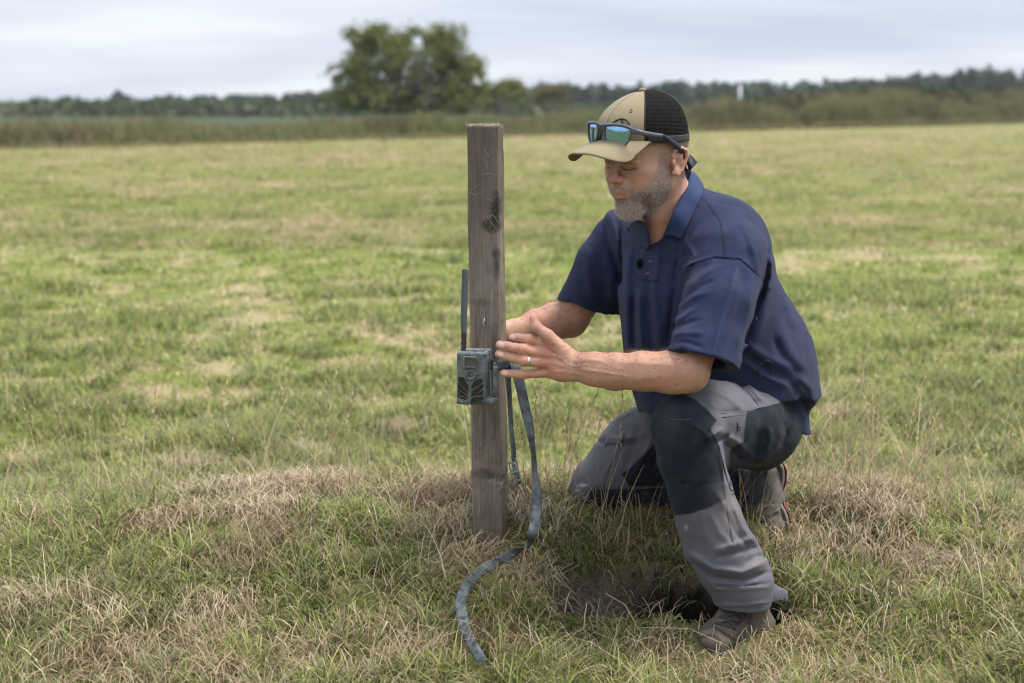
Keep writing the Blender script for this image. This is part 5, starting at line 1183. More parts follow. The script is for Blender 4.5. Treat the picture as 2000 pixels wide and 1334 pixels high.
# ---------------- trousers
def trouser_prims():
    P = [Ell(V(1475, 820, 3.40), (0.100, 0.17, 0.115), None, 0.05)]
    th = [(1476, 826, 3.36, .103, .100), (1440, 822, 3.25, .102, .104), (1385, 822, 3.14, .083, .090), (1338, 834, 3.05, .0665, .074)]
    for a, b in zip(th[:-1], th[1:]): P.append(ECap(V(*a[:3]), V(*b[:3]), a[3:], b[3:], IMU, 0.03))
    sh = [(1336, 834, 3.045, .0685, .070), (1350, 895, 3.065, .0665, .07), (1367, 960, 3.085, .0655, .072), (1383, 1010, 3.10, .0660, .075), (1400, 1060, 3.11, .070, .078), (1425, 1103, 3.125, .0725, .08), (1447, 1140, 3.13, .066, .072), (1452, 1190, 3.135, .0575, .066)]
    for i, (a, b) in enumerate(zip(sh[:-1], sh[1:])): P.append(ECap(V(*a[:3]), V(*b[:3]), a[3:], b[3:], BR, 0.02))
    rt = [(1440, 815, 3.50, .115, .12), (1350, 835, 3.55, .110, .115), (1250, 880, 3.58, .095, .10), (1175, 945, 3.60, .076, .078)]
    for a, b in zip(rt[:-1], rt[1:]): P.append(ECap(V(*a[:3]), V(*b[:3]), a[3:], b[3:], IMU, 0.03))
    rs = [(1175, 950, 3.60, .070, .075), (1290, 960, 3.62, .065, .07), (1400, 955, 3.62, .062, .062), (1462, 958, 3.60, .060, .058)]
    for a, b in zip(rs[:-1], rs[1:]): P.append(ECap(V(*a[:3]), V(*b[:3]), a[3:], b[3:], IMU, 0.02))
    # calf behind the near knee / flap of fabric
    P += [Cap(V(1395, 880, 3.13), V(1425, 880, 3.20), 0.035, 0.04, 0.03), ECap(V(1496, 1160, 3.16), V(1532, 1170, 3.19), (.028, .012), (.021, .006), IMU, 0.012)]
    P += [Half(V(1452, 1182, 3.13), vdir(-0.03, -1, 0.1), V(1452, 1235, 3.13), 0.13)]
    D = []; A = D.append
    N_ = (2.8, 3.30); R_ = (3.3, 3.9)
    for pts, w_, a in (([(1345, 1080), (1390, 1110), (1450, 1118), (1500, 1095)], 6, .008), ([(1355, 1098), (1395, 1128), (1450, 1134), (1500, 1118)], 5, -.010), ([(1400, 1090), (1440, 1078), (1480, 1070)], 5, -.008), ([(1395, 1076), (1440, 1062), (1478, 1050)], 6, .007), ([(1430, 980), (1450, 1030), (1475, 1060)], 6, .006), ([(1415, 990), (1435, 1040), (1460, 1068)], 5, -.006),
                       ([(1400, 960), (1425, 1010), (1440, 1060)], 6, .005), ([(1455, 1100), (1475, 1088), (1497, 1085)], 5, -.004), ([(1385, 1000), (1405, 1040), (1440, 1075)], 6, .003),
                       ([(1396, 1145), (1440, 1146), (1505, 1140)], 2.0, -.004), ([(1396, 1150), (1440, 1151), (1505, 1146)], 3.5, .003), ([(1397, 1181), (1450, 1183), (1504, 1176)], 3, .003),
                       ([(1365, 990), (1375, 1040), (1400, 1080)], 9, .003), ([(1470, 1060), (1480, 1090)], 6, -.003),
                       ([(1378, 862), (1398, 846), (1412, 838)], 5, .008), ([(1390, 870), (1408, 856), (1425, 850)], 4, -.008), ([(1405, 880), (1412, 920), (1420, 960)], 5, .004), ([(1418, 850), (1440, 862), (1456, 880)], 6, .006), ([(1412, 862), (1430, 880), (1452, 895)], 5, -.007),
                       ([(1290, 820), (1320, 822), (1350, 822)], 2, -.002), ([(1350, 826), (1372, 842), (1388, 856)], 3, .003), ([(1345, 780), (1375, 800), (1395, 815)], 3, .003), ([(1320, 945), (1360, 948), (1408, 944)], 1.4, -.0016),
                       ([(1380, 760), (1420, 775), (1450, 800)], 5, .003), ([(1400, 745), (1440, 770), (1460, 795)], 6, -.004), ([(1450, 735), (1475, 765), (1490, 785)], 4, .006), ([(1440, 745), (1462, 772), (1478, 792)], 4, -.005),
                       ([(1500, 830), (1505, 860), (1495, 890)], 7, .005), ([(1530, 820), (1535, 850), (1525, 875)], 6, -.005), ([(1480, 840), (1480, 870), (1470, 900)], 7, -.004), ([(1460, 880), (1470, 895), (1500, 900)], 6, .004), ([(1365, 790), (1410, 805), (1445, 803)], 4, -.003), ([(1555, 800), (1550, 840)], 6, .004)): A(Disp(pts, w_, a, N_))
    for pts, w_, a in (([(1180, 850), (1215, 858), (1255, 850)], 5, .006), ([(1165, 862), (1205, 872), (1250, 868)], 5, -.006), ([(1215, 850), (1195, 900), (1170, 960)], 5, .004), ([(1250, 830), (1235, 880), (1215, 930)], 7, -.005), ([(1275, 850), (1255, 900), (1230, 940)], 6, .006), ([(1290, 880), (1270, 920), (1240, 950)], 5, -.005), ([(1200, 820), (1240, 800), (1275, 800)], 6, .005),
                       ([(1150, 955), (1200, 958), (1300, 945)], 4, -.004), ([(1445, 920), (1450, 960), (1448, 1000)], 4, .006), ([(1460, 915), (1462, 960)], 4, -.006)): A(Disp(pts, w_, a, R_))
    P.append(Noise(14, 0.009, 91)); P.append(Noise(42, 0.0025, 92))
    return P + D
TROU = trouser_prims()
DARK = {  # panels of the two-tone work trousers, pixel outlines with the depth range of the leg they sit on
    'knee': ([(1262, 812), (1270, 790), (1284, 772), (1305, 766), (1330, 768), (1358, 780), (1384, 803), (1400, 822), (1388, 838), (1402, 862), (1410, 905), (1417, 976), (1384, 992), (1350, 1003), (1310, 1008), (1290, 940), (1262, 860)], (2.8, 3.25)),
    'seat': ([(1458, 805), (1497, 793), (1548, 780), (1590, 770), (1640, 900), (1500, 930), (1428, 920), (1425, 885), (1432, 872), (1452, 862)], (2.8, 3.9)),
    'under': ([(1425, 880), (1600, 850), (1600, 950), (1425, 950)], (2.8, 3.4)),
    'far_knee': ([(1090, 982), (1150, 975), (1152, 957), (1260, 954), (1310, 952), (1330, 1100), (1090, 1100)], (3.3, 3.9)),
    'far_inner': ([(1214, 926), (1240, 905), (1285, 860), (1300, 880), (1310, 950), (1230, 950)], (3.3, 3.9)),
    'far_calf': ([(1420, 880), (1600, 880), (1600, 1002), (1420, 1004)], (3.3, 3.9))}

# ---------------- boots
def bootL_prims():
    P = [ECap(V(1480, 1222, 3.19), V(1440, 1224, 3.155), (.036, .040), (.040, .042), IMU, 0.02), ECap(V(1440, 1224, 3.155), V(1405, 1240, 3.11), (.040, .044), (.029, .045), IMU, 0.02), Ell(V(1399, 1247, 3.10), (.037, .045, .028), None, 0.02),
         ECap(V(1455, 1160, 3.14), V(1470, 1215, 3.17), (.047, .044), (.043, .042), BR, 0.02), Cap(V(1432, 1192, 3.13), V(1415, 1225, 3.11), 0.030, 0.027, 0.02)]
    P.append(Half(V(1430, 1268, 3.11), -np.array([0, 0, 1.0]), V(1430, 1290, 3.11), 0.2))
    D = [Disp([(1412, 1195), (1440, 1205), (1470, 1200)], 2, .002, (2.9, 3.4)), Disp([(1405, 1212), (1430, 1222), (1452, 1222)], 2, -.002, (2.9, 3.4)), Disp([(1390, 1222), (1412, 1236), (1432, 1252)], 1.6, -.002, (2.9, 3.4)), Disp([(1470, 1190), (1462, 1220), (1470, 1250)], 2, -.002, (2.9, 3.4))]
    return P + D + [Noise(40, 0.003, 95)]
def bootR_prims():
    P = [ECap(V(1496, 925, 3.58), V(1500, 975, 3.575), (.038, .040), (.037, .040), BR, 0.02), ECap(V(1500, 975, 3.575), V(1507, 1030, 3.56), (.037, .040), (.036, .047), BR, 0.02), Ell(V(1511, 1040, 3.555), (.028, .045, .040), None, 0.02),
         ECap(V(1455, 955, 3.59), V(1490, 955, 3.58), (.050, .044), (.046, .042), IMU, 0.03), Cap(V(1475, 985, 3.585), V(1500, 1035, 3.56), 0.035, 0.028, 0.02)]
    D = [Disp([(1478, 1030), (1495, 1015), (1520, 1005)], 2, -.0025, (3.3, 3.8)), Disp([(1470, 1010), (1490, 1000), (1512, 985)], 2, .002, (3.3, 3.8)), Disp([(1492, 1045), (1505, 1035), (1525, 1030)], 2, .002, (3.3, 3.8)), Disp([(1495, 925), (1507, 950), (1500, 985)], 2, -.002, (3.3, 3.8))]
    return P + D + [Noise(40, 0.003, 96)]
BEARD_POLY = [(1286, 300), (1301, 300), (1301, 325), (1310, 345), (1312, 362), (1302, 388), (1282, 412), (1262, 432), (1243, 440), (1215, 432), (1190, 412), (1186, 395), (1181, 375), (1186, 362), (1203, 363), (1222, 369), (1237, 369), (1250, 376), (1264, 366), (1276, 348), (1285, 325)]
MOUTH_POLY = [(1197, 383), (1212, 381), (1234, 383), (1236, 386), (1226, 391), (1205, 394), (1199, 390)]
def build_body(root):
    V_, F = polygonise(BODY, 0.0019); V_ = relax(V_, F, 1, 0.4); N_ = vnormals(V_, F)
    px, py, dd = topix(V_); L = Hloc(V_); n = len(V_)
    head = (np.abs(L[:, 0]) < 0.16) & (np.abs(L[:, 1]) < 0.12) & (L[:, 2] > -0.13) & (L[:, 2] < 0.16) & (py < 450)
    hand = (px < 1120) & (py > 600) & (dd < 3.2)
    skin = np.array([0.47, 0.262, 0.175]); red = np.array([0.52, 0.19, 0.13]); pale = np.array([0.60, 0.37, 0.27])
    nz = fbm(V_[:, 0] * 60, V_[:, 1] * 60, V_[:, 2] * 60, seed=101)[:, None]; nl = fbm(V_[:, 0] * 16, V_[:, 1] * 16, V_[:, 2] * 16, seed=102)[:, None]
    c = skin * (0.86 + 0.28 * nz); c = c * (1 - 0.4 * sst(0.4, 0.75, nl)) + red * 0.4 * sst(0.4, 0.75, nl) * (0.9 + 0.2 * nz)
    # paler inner side of the near forearm, tan on top
    low = (sst(700, 760, py) * (dd < 3.2) * (px > 1100))[:, None]; c = c * (1 - 0.25 * low) + pale * 0.25 * low
    m2 = L.copy(); m2[:, 1] = np.abs(m2[:, 1]); hx, hy, _ = topix(HO + HS * (m2 @ HAX))
    b = soft_poly(hx, hy, BEARD_POLY, 5) * head * (L[:, 0] > -0.02); mo = soft_poly(hx, hy, MOUTH_POLY, 2) * head * (L[:, 0] > 0.06)
    lipd = np.minimum(*[np.abs(L[:, 2] - z0) for z0 in (-0.052, -0.0615)]); lip = np.clip(1 - lipd / 0.006, 0, 1) * (L[:, 0] > 0.082) * (np.abs(L[:, 1]) < 0.023) * head
    b = b * (1 - lip); b *= 0.5
    c = c * (1 - b[:, None]) + np.array([0.13, 0.098, 0.075]) * b[:, None]
    c = c * (1 - 0.75 * lip[:, None]) + np.array([0.42, 0.16, 0.13]) * 0.75 * lip[:, None]
    def blob(cx, r_, col, a):
        nonlocal c
        g = (a * np.exp(-(((L - np.array(cx)) / np.array(r_)) ** 2).sum(1)) * head)[:, None]; c = c * (1 - g) + np.array(col) * g
    blob((0.115, 0, -0.02), (.02, .018, .014), (0.56, 0.20, 0.14), .6); blob((0.07, 0.045, -0.015), (.025, .02, .02), (0.56, 0.24, 0.16), .5); blob((0.07, -0.045, -0.015), (.025, .02, .02), (0.56, 0.24, 0.16), .5)
    blob((-0.015, 0.085, 0.0), (.03, .02, .04), (0.55, 0.22, 0.16), .6)
    for s in (1, -1):   # lash line, eye corner, shade painted into the lid crease
        if s == 1:
            for ln, wd_, am in (([(1214, 326), (1220, 330.5), (1229, 332.5), (1240, 329)], 2.1, .95), ([(1216, 320), (1226, 317.5), (1238, 321)], 1.7, .5), ([(1241, 329), (1247, 332)], 1.5, .3)):
                g = (am * np.exp(-(dist_poly(hx, hy, ln) / wd_) ** 2) * head * (L[:, 0] > 0.055))[:, None]; c = c * (1 - g) + np.array([0.06, 0.03, 0.022]) * g
        g = np.exp(-((L[:, 0] - 0.0862) / 0.02) ** 2 - ((L[:, 2] - 0.0352 + 0.12 * (np.abs(L[:, 1]) - 0.025)) / 0.0042) ** 2) * (np.abs(L[:, 1]) > 0.012) * (np.abs(L[:, 1]) < 0.05) * (L[:, 1] * s > 0) * head; g = g[:, None]
        c = c * (1 - 0.5 * g) + np.array([0.13, 0.085, 0.06]) * 0.5 * g
    # stubble grey hair above and behind the ears
    hr = (head & (L[:, 0] < 0.03) & (L[:, 2] > 0.0) & (L[:, 0] < -0.015 + 0.6 * (L[:, 2])) & (np.abs(L[:, 1]) < 0.078)) * 0.6; hr = hr[:, None]; c = c * (1 - hr) + np.array([0.20, 0.17, 0.15]) * hr
    neck = (head & (L[:, 2] < -0.04) & (L[:, 0] < 0.03))[:, None] * 0.3; c = c * (1 - neck) + red * neck
    if hand.any():
        for (x, y, r_) in ((1001.5, 659, 4.6), (979, 674, 4.8), (977.5, 691.5, 4.8), (986, 728.8, 4.4)):
            g = (np.clip((1.15 - np.hypot((px - x) / 1.25, py - y) / r_) * 4, 0, 1) * (dd < 3.075) * hand)[:, None]; c = c * (1 - 0.75 * g) + np.array([0.74, 0.50, 0.43]) * 0.75 * g
        for (x, y, r_) in ((1034, 663, 8), (1022, 683, 9), (1023, 704, 9), (1021, 731, 8), (1073, 678, 10), (1073, 694, 10), (1075, 710, 9), (1078, 727, 8)):
            g = (np.exp(-((px - x) ** 2 + (py - y) ** 2) / r_ ** 2) * 0.5 * hand)[:, None]; c = c * (1 - g) + np.array([0.55, 0.20, 0.14]) * g
        g = (np.exp(-((px - 1041) ** 2 + (py - 622) ** 2) / 14 ** 2) * 0.5 * hand)[:, None]; c = c * (1 - g) + np.array([0.6, 0.26, 0.2]) * g
    hd = head[:, None] * 0.30; c = c * (1 - hd) + c.mean(1, keepdims=True) * np.array([1.40, 0.90, 0.72]) * hd
    arm = (~head & ~hand)[:, None]; tan = fbm(V_[:, 0] * 28, V_[:, 1] * 28, V_[:, 2] * 28, seed=104, octv=4, rough=0.65)[:, None]
    c = np.where(arm, c * (0.66 + 0.40 * tan), c * (0.84 + 0.32 * tan))
    fr = sst(0.70, 0.78, fbm(V_[:, 0] * 150, V_[:, 1] * 150, V_[:, 2] * 150, seed=105, octv=2))[:, None] * ~head[:, None]; c = c * (1 - 0.3 * fr)
    m = Mat('skin', 0.5, 0.4); ca = m.attr('col'); p = m.pos(); q = m.noise(p, 350, 4, 0.6)
    m.set('Base Color', m.mix(m.math('MULTIPLY', q, 0.25), ca, m.mix(0.5, ca, (0.42, 0.17, 0.10)))); m.set('Subsurface Weight', 0.12); m.set('Subsurface Radius', (0.012, 0.005, 0.003)); m.set('Subsurface Scale', 0.35)
    m.set('Roughness', m.ramp(m.noise(p, 90, 3), [(0.3, 0.42), (0.7, 0.6)])); m.bump(m.math('ADD', m.noise(p, 600, 3, 0.7), m.noise(p, 1500, 2)), 0.0005)
    mesh_from('body', V_, F, m.m, root, col=c)
    return V_, N_, L, head, hx, hy, px, py, dd
def build_beard(root, V_, N_, L, head, hx, hy):
    r = np.random.default_rng(21)
    w_ = soft_poly(hx, hy, BEARD_POLY, 7) * head * (L[:, 0] > -0.03) * (L[:, 2] < 0.01 + 0.0 * L[:, 0] + 0.02)
    lipz = (L[:, 2] < -0.0485) & (L[:, 2] > -0.067) & (np.abs(L[:, 1]) < 0.021) & (L[:, 0] > 0.075); w_[lipz] = 0
    w_[(L[:, 2] > -0.034) & (L[:, 0] > 0.085)] = 0
    idx = np.where(w_ > 0.04)[0]; n = 26000; idx = r.choice(idx, n, p=w_[idx] / w_[idx].sum())
    P = V_[idx] + r.normal(size=(n, 3)) * 0.001; l = L[idx]
    dn = -HU * 0.9 - HF * 0.35 * 0 + HF * 0.1; D = N_[idx] * 0.75 + dn * (0.75 + 0.3 * r.random((n, 1))) + r.normal(size=(n, 3)) * 0.33; D /= np.linalg.norm(D, axis=1)[:, None]
    fine = np.interp(l[:, 2], [-0.1, -0.07, -0.03, 0.02], [1.0, 0.9, 0.6, 0.35])
    grey = np.clip(0.76 + 0.55 * (fbm(l[:, 0] * 45, l[:, 1] * 45, l[:, 2] * 45, seed=5) - 0.5) * 2 + 0.5 * (l[:, 2] > -0.05) * (l[:, 0] < 0.06) + 0.35 * (l[:, 2] < -0.085) * (l[:, 0] > .05) - 0.25 * (l[:, 2] < -0.06) * (l[:, 0] < 0.065), 0.08, 0.92)
    isg = r.random(n) < grey; t = r.random((n, 1))
    c = np.where(isg[:, None], np.array([0.66, 0.61, 0.56]) * (0.65 + 0.5 * t), np.array([0.16, 0.115, 0.085]) * (0.6 + 1.2 * t))
    v, f, cc = hairs(P, D, (0.0026 + 0.0036 * r.random(n)) * fine, 0.00016 + 0.00008 * r.random(n), c, 0.35, 3)
    hm = blade_mat('beard_hair', 0.12, 0.5); mesh_from('beard', v, f, hm, root, col=cc)
    # cropped hair below the cap, around the ear
    w2 = head & (L[:, 0] < 0.035) & (L[:, 2] > -0.045) & (L[:, 2] < 0.06) & (L[:, 0] < 0.0 + 0.9 * (L[:, 2] - 0.002) ) & (np.abs(L[:, 1]) < 0.0765)
    w2 |= head & (L[:, 0] < -0.045) & (L[:, 2] > -0.05) & (L[:, 2] < 0.06)
    w2 |= head & (L[:, 0] > 0.008) & (L[:, 0] < 0.028) & (L[:, 2] > -0.02) & (L[:, 2] < 0.05) & (np.abs(L[:, 1]) > 0.04)
    idx = np.where(w2)[0]
    if len(idx):
        n = 5200; idx = r.choice(idx, n); D = N_[idx] * 0.5 - HU * 0.8 - HF * 0.35 + r.normal(size=(n, 3)) * 0.2; D /= np.linalg.norm(D, axis=1)[:, None]
        c = np.where((r.random(n) < 0.6)[:, None], np.array([0.50, 0.44, 0.38]), np.array([0.11, 0.08, 0.06])) * (0.7 + 0.5 * r.random((n, 1)))
        v, f, cc = hairs(V_[idx], D, 0.003 + 0.003 * r.random(n), np.full(n, 0.00024), c, 0.2, 4); mesh_from('hair', v, f, hm, root, col=cc)
    for s in (1, -1):
        n = 260; y = s * (0.012 + 0.034 * r.random(n)); x = 0.0905 - 3.2 * np.maximum(np.abs(y) - 0.012, 0) ** 1.6; z = 0.0345 + 0.0045 * np.sin((np.abs(y) - 0.012) / 0.034 * 2.6) + r.normal(size=n) * 0.0018
        P = HO + HS * (np.stack([x, y, z], 1) @ HAX); D = HL * s * 0.9 + HF * 0.3 + HU * 0.1 + r.normal(size=(n, 3)) * 0.25; D /= np.linalg.norm(D, axis=1)[:, None]
        v, f, cc = hairs(P, D, 0.005 + 0.004 * r.random(n), np.full(n, 0.00028), np.array([0.14, 0.10, 0.07]) * (0.6 + 1.3 * r.random((n, 1))), 0.2, 6); mesh_from('eyebrow', v, f, hm, root, col=cc)
def build_arm_hair(root, V_, N_, px, py, dd):
    r = np.random.default_rng(33); ok = ((px > 1125) & (px < 1375) & (py > 675) & (py < 775) & (dd < 3.3)) | ((px > 1005) & (px < 1150) & (py > 575) & (py < 680) & (dd > 3.2)); up = N_[:, 2] > -0.2
    idx = np.where(ok & up)[0]; n = 5200; idx = r.choice(idx, n); D = N_[idx] * 0.5 - BR * 0.8 + r.normal(size=(n, 3)) * 0.35; D /= np.linalg.norm(D, axis=1)[:, None]
    c = np.where((r.random(n) < 0.6)[:, None], np.array([0.42, 0.28, 0.15]), np.array([0.12, 0.07, 0.04])) * (0.7 + 0.6 * r.random((n, 1)))
    v, f, cc = hairs(V_[idx], D, 0.007 + 0.008 * r.random(n), np.full(n, 0.00013), c, 0.4, 14); mesh_from('arm_hair', v, f, blade_mat('arm_hair_fibre', 0.3, 0.5), root, col=cc)
def cloth_mat(name, weave=1400, rough=0.85, bump=0.0006, attr=True, col=(.1, .1, .1), sheen=0.08, worn=0.15, tint=None):
    m = Mat(name, rough, 0.12); p = m.pos(); base = m.attr('col') if attr else col
    n1_ = m.noise(p, 420, 4, 0.7); n2_ = m.noise(p, 24, 5, 0.6)
    c = m.mix(m.math('MULTIPLY', n1_, 0.5), base, m.mix(0.45, base, (0.0, 0.0, 0.0))); c = m.mix(m.ramp(n2_, [(0.4, 0.0), (0.7, worn)]), c, m.mix(0.5, base, (0.28, 0.27, 0.27)) if tint is None else tint)
    m.set('Base Color', c); m.set('Sheen Weight', sheen); m.set('Sheen Roughness', 0.5)
    m.bump(m.math('ADD', m.noise(p, weave, 2, 0.5), m.math('MULTIPLY', m.noise(p, 130, 4, 0.6), 0.8)), bump); return m.m
NAVY = np.array([0.0165, 0.0235, 0.060])
def build_shirt(root):
    V_, F = polygonise(SHIRT, 0.0029); V_ = relax(V_, F, 3, 0.45); px, py, dd = topix(V_)
    c = np.tile(NAVY, (len(V_), 1)); nl = fbm(V_[:, 0] * 9, V_[:, 1] * 9, V_[:, 2] * 9, seed=111)[:, None]
    c = c * (0.85 + 0.35 * nl)
    def line(pts, w_, k, dr):
        nonlocal c
        g = (np.exp(-(dist_poly(px, py, pts) / w_) ** 2) * (dd > dr[0]) * (dd < dr[1]))[:, None]; c = c * (1 + (k - 1) * g)
    # highlight painted down the sleeve crease, stitched seams
    line([(1440, 525), (1425, 580), (1405, 640), (1393, 692)], 3, 1.35, (2.9, 3.2)); line([(1327, 529), (1358, 514), (1395, 503), (1446, 507), (1492, 548)], 2.2, 0.5, (2.9, 3.3)); line([(1370, 384), (1406, 434), (1415, 503)], 2.0, 0.45, (2.9, 3.4))
    line([(1304, 674), (1368, 698), (1436, 716)], 1.8, 0.6, (2.9, 3.2)); line([(1492, 549), (1500, 600), (1520, 680)], 1.8, 0.7, (3.0, 3.6))
    m = cloth_mat('navy_pique', 1500, 0.9, 0.0008, True, sheen=0.06, worn=0.06)
    sh = mesh_from('shirt', V_, F, m, root, col=c)
    cm = cloth_mat('collar_knit', 1500, 0.85, 0.0007, False, col=(0.024, 0.040, 0.105), sheen=0.05, worn=0.05)
    # collar: inner fold line and outer fall, then the far leaf
    def leaf(inner, outer, nu=9, thick=0.003, puff=0.006):
        I_, O_ = catmull(Vv(inner), 8), catmull(Vv(outer), 8); n = len(I_); top = []
        for i in range(n):
            for j in range(nu):
                s = j / (nu - 1); q = I_[i] * (1 - s) + O_[i] * s; top.append(q + (BU * 0.5 - BF) * puff * math.sin(s * math.pi))
        top = np.array(top); bot = top + BF * thick - BU * thick * 0.3; N0 = len(top); f = []
        for i in range(n - 1):
            for j in range(nu - 1): a = i * nu + j; f += [[a, a + 1, a + nu + 1, a + nu], [a + N0, a + nu + N0, a + nu + 1 + N0, a + 1 + N0]]
        rim = [j for j in range(nu)] + [i * nu + nu - 1 for i in range(1, n)] + [(n - 1) * nu + j for j in range(nu - 2, -1, -1)] + [i * nu for i in range(n - 2, 0, -1)]
        for a, b in zip(rim, rim[1:] + rim[:1]): f.append([b, a, a + N0, b + N0])
        return np.concatenate([top, bot]), f
    def don(px_, py_, off=0.008):
        p = cast(px_, py_, SHIRT); return topix(p)[2] - off
    out = [(1340, 352, 3.42), (1366, 352, 3.335), (1375, 366, 3.26), (1369, 385, don(1369, 388)), (1356, 412, don(1356, 412)), (1343, 440, don(1343, 440)), (1330, 467, don(1330, 467))]
    inn = [(1322, 330, 3.39), (1345, 330, 3.31), (1349, 341, 3.235), (1339, 363, 3.175), (1325, 393, 3.145), (1311, 424, 3.13), (1295, 461, don(1295, 463, .012))]
    v1 = leaf(inn, out)
    # stand behind the neck and far leaf
    o2 = [(1224, 446, don(1226, 450, .012)), (1240, 466, don(1240, 468, .012)), (1264, 489, don(1262, 490, .010))]; i2 = [(1244, 428, 3.13), (1262, 440, 3.125), (1271, 482, don(1271, 486, .012))]
    v2 = leaf(i2, o2)
    v, f = merge_parts([v1, v2]); mesh_from('collar', v, f, cm, sh)
    pv, pf = patch([(1252, 487), (1249, 515), (1246, 546)], [(1288, 470), (1290, 505), (1285, 551)], SHIRT, 0.0028, 8, 14, 0.002); pm = cloth_mat('placket_cloth', 1500, 0.9, 0.0008, False, col=tuple(NAVY * 0.95), worn=0.1)
    mesh_from('placket', pv, pf, pm, sh)
    bm_ = simple_mat('button_resin', (0.02, 0.022, 0.04), 0.35, 0.1, 200, 0.0001)
    for (a, b) in ((1270, 512), (1266, 536)):
        p = cast(a, b, SHIRT) - BF * 0.004; v, f = tube([p, p - BF * 0.0012, p - BF * 0.002], [0.0052, 0.0052, 0.0042], 16); mesh_from('button', v, f, bm_, sh)
    return sh
def build_trousers(root):
    V_, F = polygonise(TROU, 0.0031); V_ = relax(V_, F, 1, 0.5); px, py, dd = topix(V_)
    grey = np.array([0.110, 0.108, 0.124]); dark = np.array([0.011, 0.0145, 0.024]); k = np.zeros(len(V_))
    for nme, (poly, dr) in DARK.items(): k = np.maximum(k, soft_poly(px, py, poly, 1.3) * (dd > dr[0]) * (dd < dr[1]))
    nl = fbm(V_[:, 0] * 11, V_[:, 1] * 11, V_[:, 2] * 11, seed=121)[:, None]
    k = k[:, None]; c = grey * (0.82 + 0.36 * nl) * (1 - k) + dark * (0.8 + 0.4 * nl) * k
    def spot(x, y, rx, ry, col, a, dr=(2.8, 3.25)):
        nonlocal c
        g = (a * np.exp(-((px - x) / rx) ** 2 - ((py - y) / ry) ** 2) * (dd > dr[0]) * (dd < dr[1]))[:, None] * (0.5 + nl); c = c * (1 - g) + np.array(col) * g
    spot(1425, 1000, 22, 60, (0.20, 0.175, 0.16), .5); spot(1480, 1100, 25, 12, (0.22, 0.20, 0.18), .5); spot(1305, 830, 20, 60, (0.05, 0.055, 0.065), .35); spot(1138, 948, 9, 3, (0.5, 0.5, 0.5), .8, (3.3, 3.9)); spot(1128, 958, 5, 2, (0.5, 0.5, 0.5), .7, (3.3, 3.9)); spot(1340, 1030, 3, 5, (0.4, 0.4, 0.4), .6)
    m = cloth_mat('work_trouser_cloth', 1800, 0.8, 0.0005, True, sheen=0.04, worn=0.08)
    tr = mesh_from('trousers', V_, F, m, root, col=c)
    st = simple_mat('seam_thread', (0.05, 0.047, 0.052), 0.8, 0.1, 300, 0.0001); N_ = (2.8, 3.3); R_ = (3.3, 3.9)
    near = [[(1284, 772), (1305, 766), (1330, 768), (1358, 780), (1384, 803), (1400, 822)], [(1417, 976), (1384, 992), (1350, 1003), (1322, 1008)], [(1402, 862), (1410, 905), (1417, 976)], [(1310, 765), (1350, 768), (1390, 795), (1410, 808)], [(1408, 808), (1440, 805), (1458, 803), (1497, 793), (1548, 780)],
            [(1410, 815), (1445, 811), (1460, 808)], [(1458, 805), (1454, 840), (1452, 862), (1432, 872)], [(1440, 742), (1462, 770), (1487, 787)], [(1422, 730), (1462, 765), (1480, 790)], [(1340, 948), (1408, 945)], [(1350, 819), (1318, 820), (1308, 817)], [(1397, 1146), (1445, 1149), (1503, 1143)], [(1419, 978), (1422, 1010), (1432, 1060)], [(1400, 860), (1413, 905), (1425, 955)]]
    L = [tube(castl(q, TROU, -0.0002, 4, 2.8, 3.4), 0.0009, 5) for q in near]
    far = [[(1180, 850), (1200, 853), (1222, 848)], [(1222, 848), (1205, 885), (1180, 930), (1168, 955)], [(1152, 957), (1150, 977), (1118, 982)], [(1165, 956), (1230, 955), (1290, 952)], [(1280, 855), (1240, 905), (1214, 926)]]
    L += [tube(castl(q, TROU, -0.0002, 4, 3.3, 4.0), 0.0010, 5) for q in far]
    for v, f in L: mesh_from('seam', v, f, st, tr)
    zm = simple_mat('zip_black', (0.01, 0.01, 0.011), 0.5)
    for q in ([(1403, 868), (1410, 900), (1424, 950), (1428, 958)], [(1440, 825), (1441, 835)]):
        v, f = tube(castl(q, TROU, 0.0005, 4, 2.8, 3.4), 0.0016, 6); mesh_from('zip', v, f, zm, tr)
    for (a, b, dr) in ((1431, 962, (2.8, 3.4)), (1442, 837, (2.8, 3.4)), (1185, 871, (3.3, 4.0))):
        p = cast(a, b, TROU, *dr) - BF * 0.002; th = np.linspace(0, 2 * math.pi, 13)[:-1]
        v, f = tube(p + np.cos(th)[:, None] * BR * 0.0035 + np.sin(th)[:, None] * BU * 0.005, 0.0011, 6, closed=True); mesh_from('zip_pull', v, f, zm, tr)
    v, f = patch([(1184, 852), (1180, 868)], [(1220, 850), (1212, 868)], TROU, 0.0035, 8, 6, 0.002, 3.3, 4.0); pm = cloth_mat('pocket_cloth', 1800, 0.8, 0.0005, False, col=(0.13, 0.122, 0.134)); mesh_from('pocket_flap', v, f, pm, tr)
    p = cast(1527, 1172, TROU) - BF * 0.001; v, f = tube([p, p - BF * 0.0012], 0.0036, 14); mesh_from('snap', v, f, simple_mat('snap_blue', (0.03, 0.045, 0.08), 0.4), tr)
    return tr
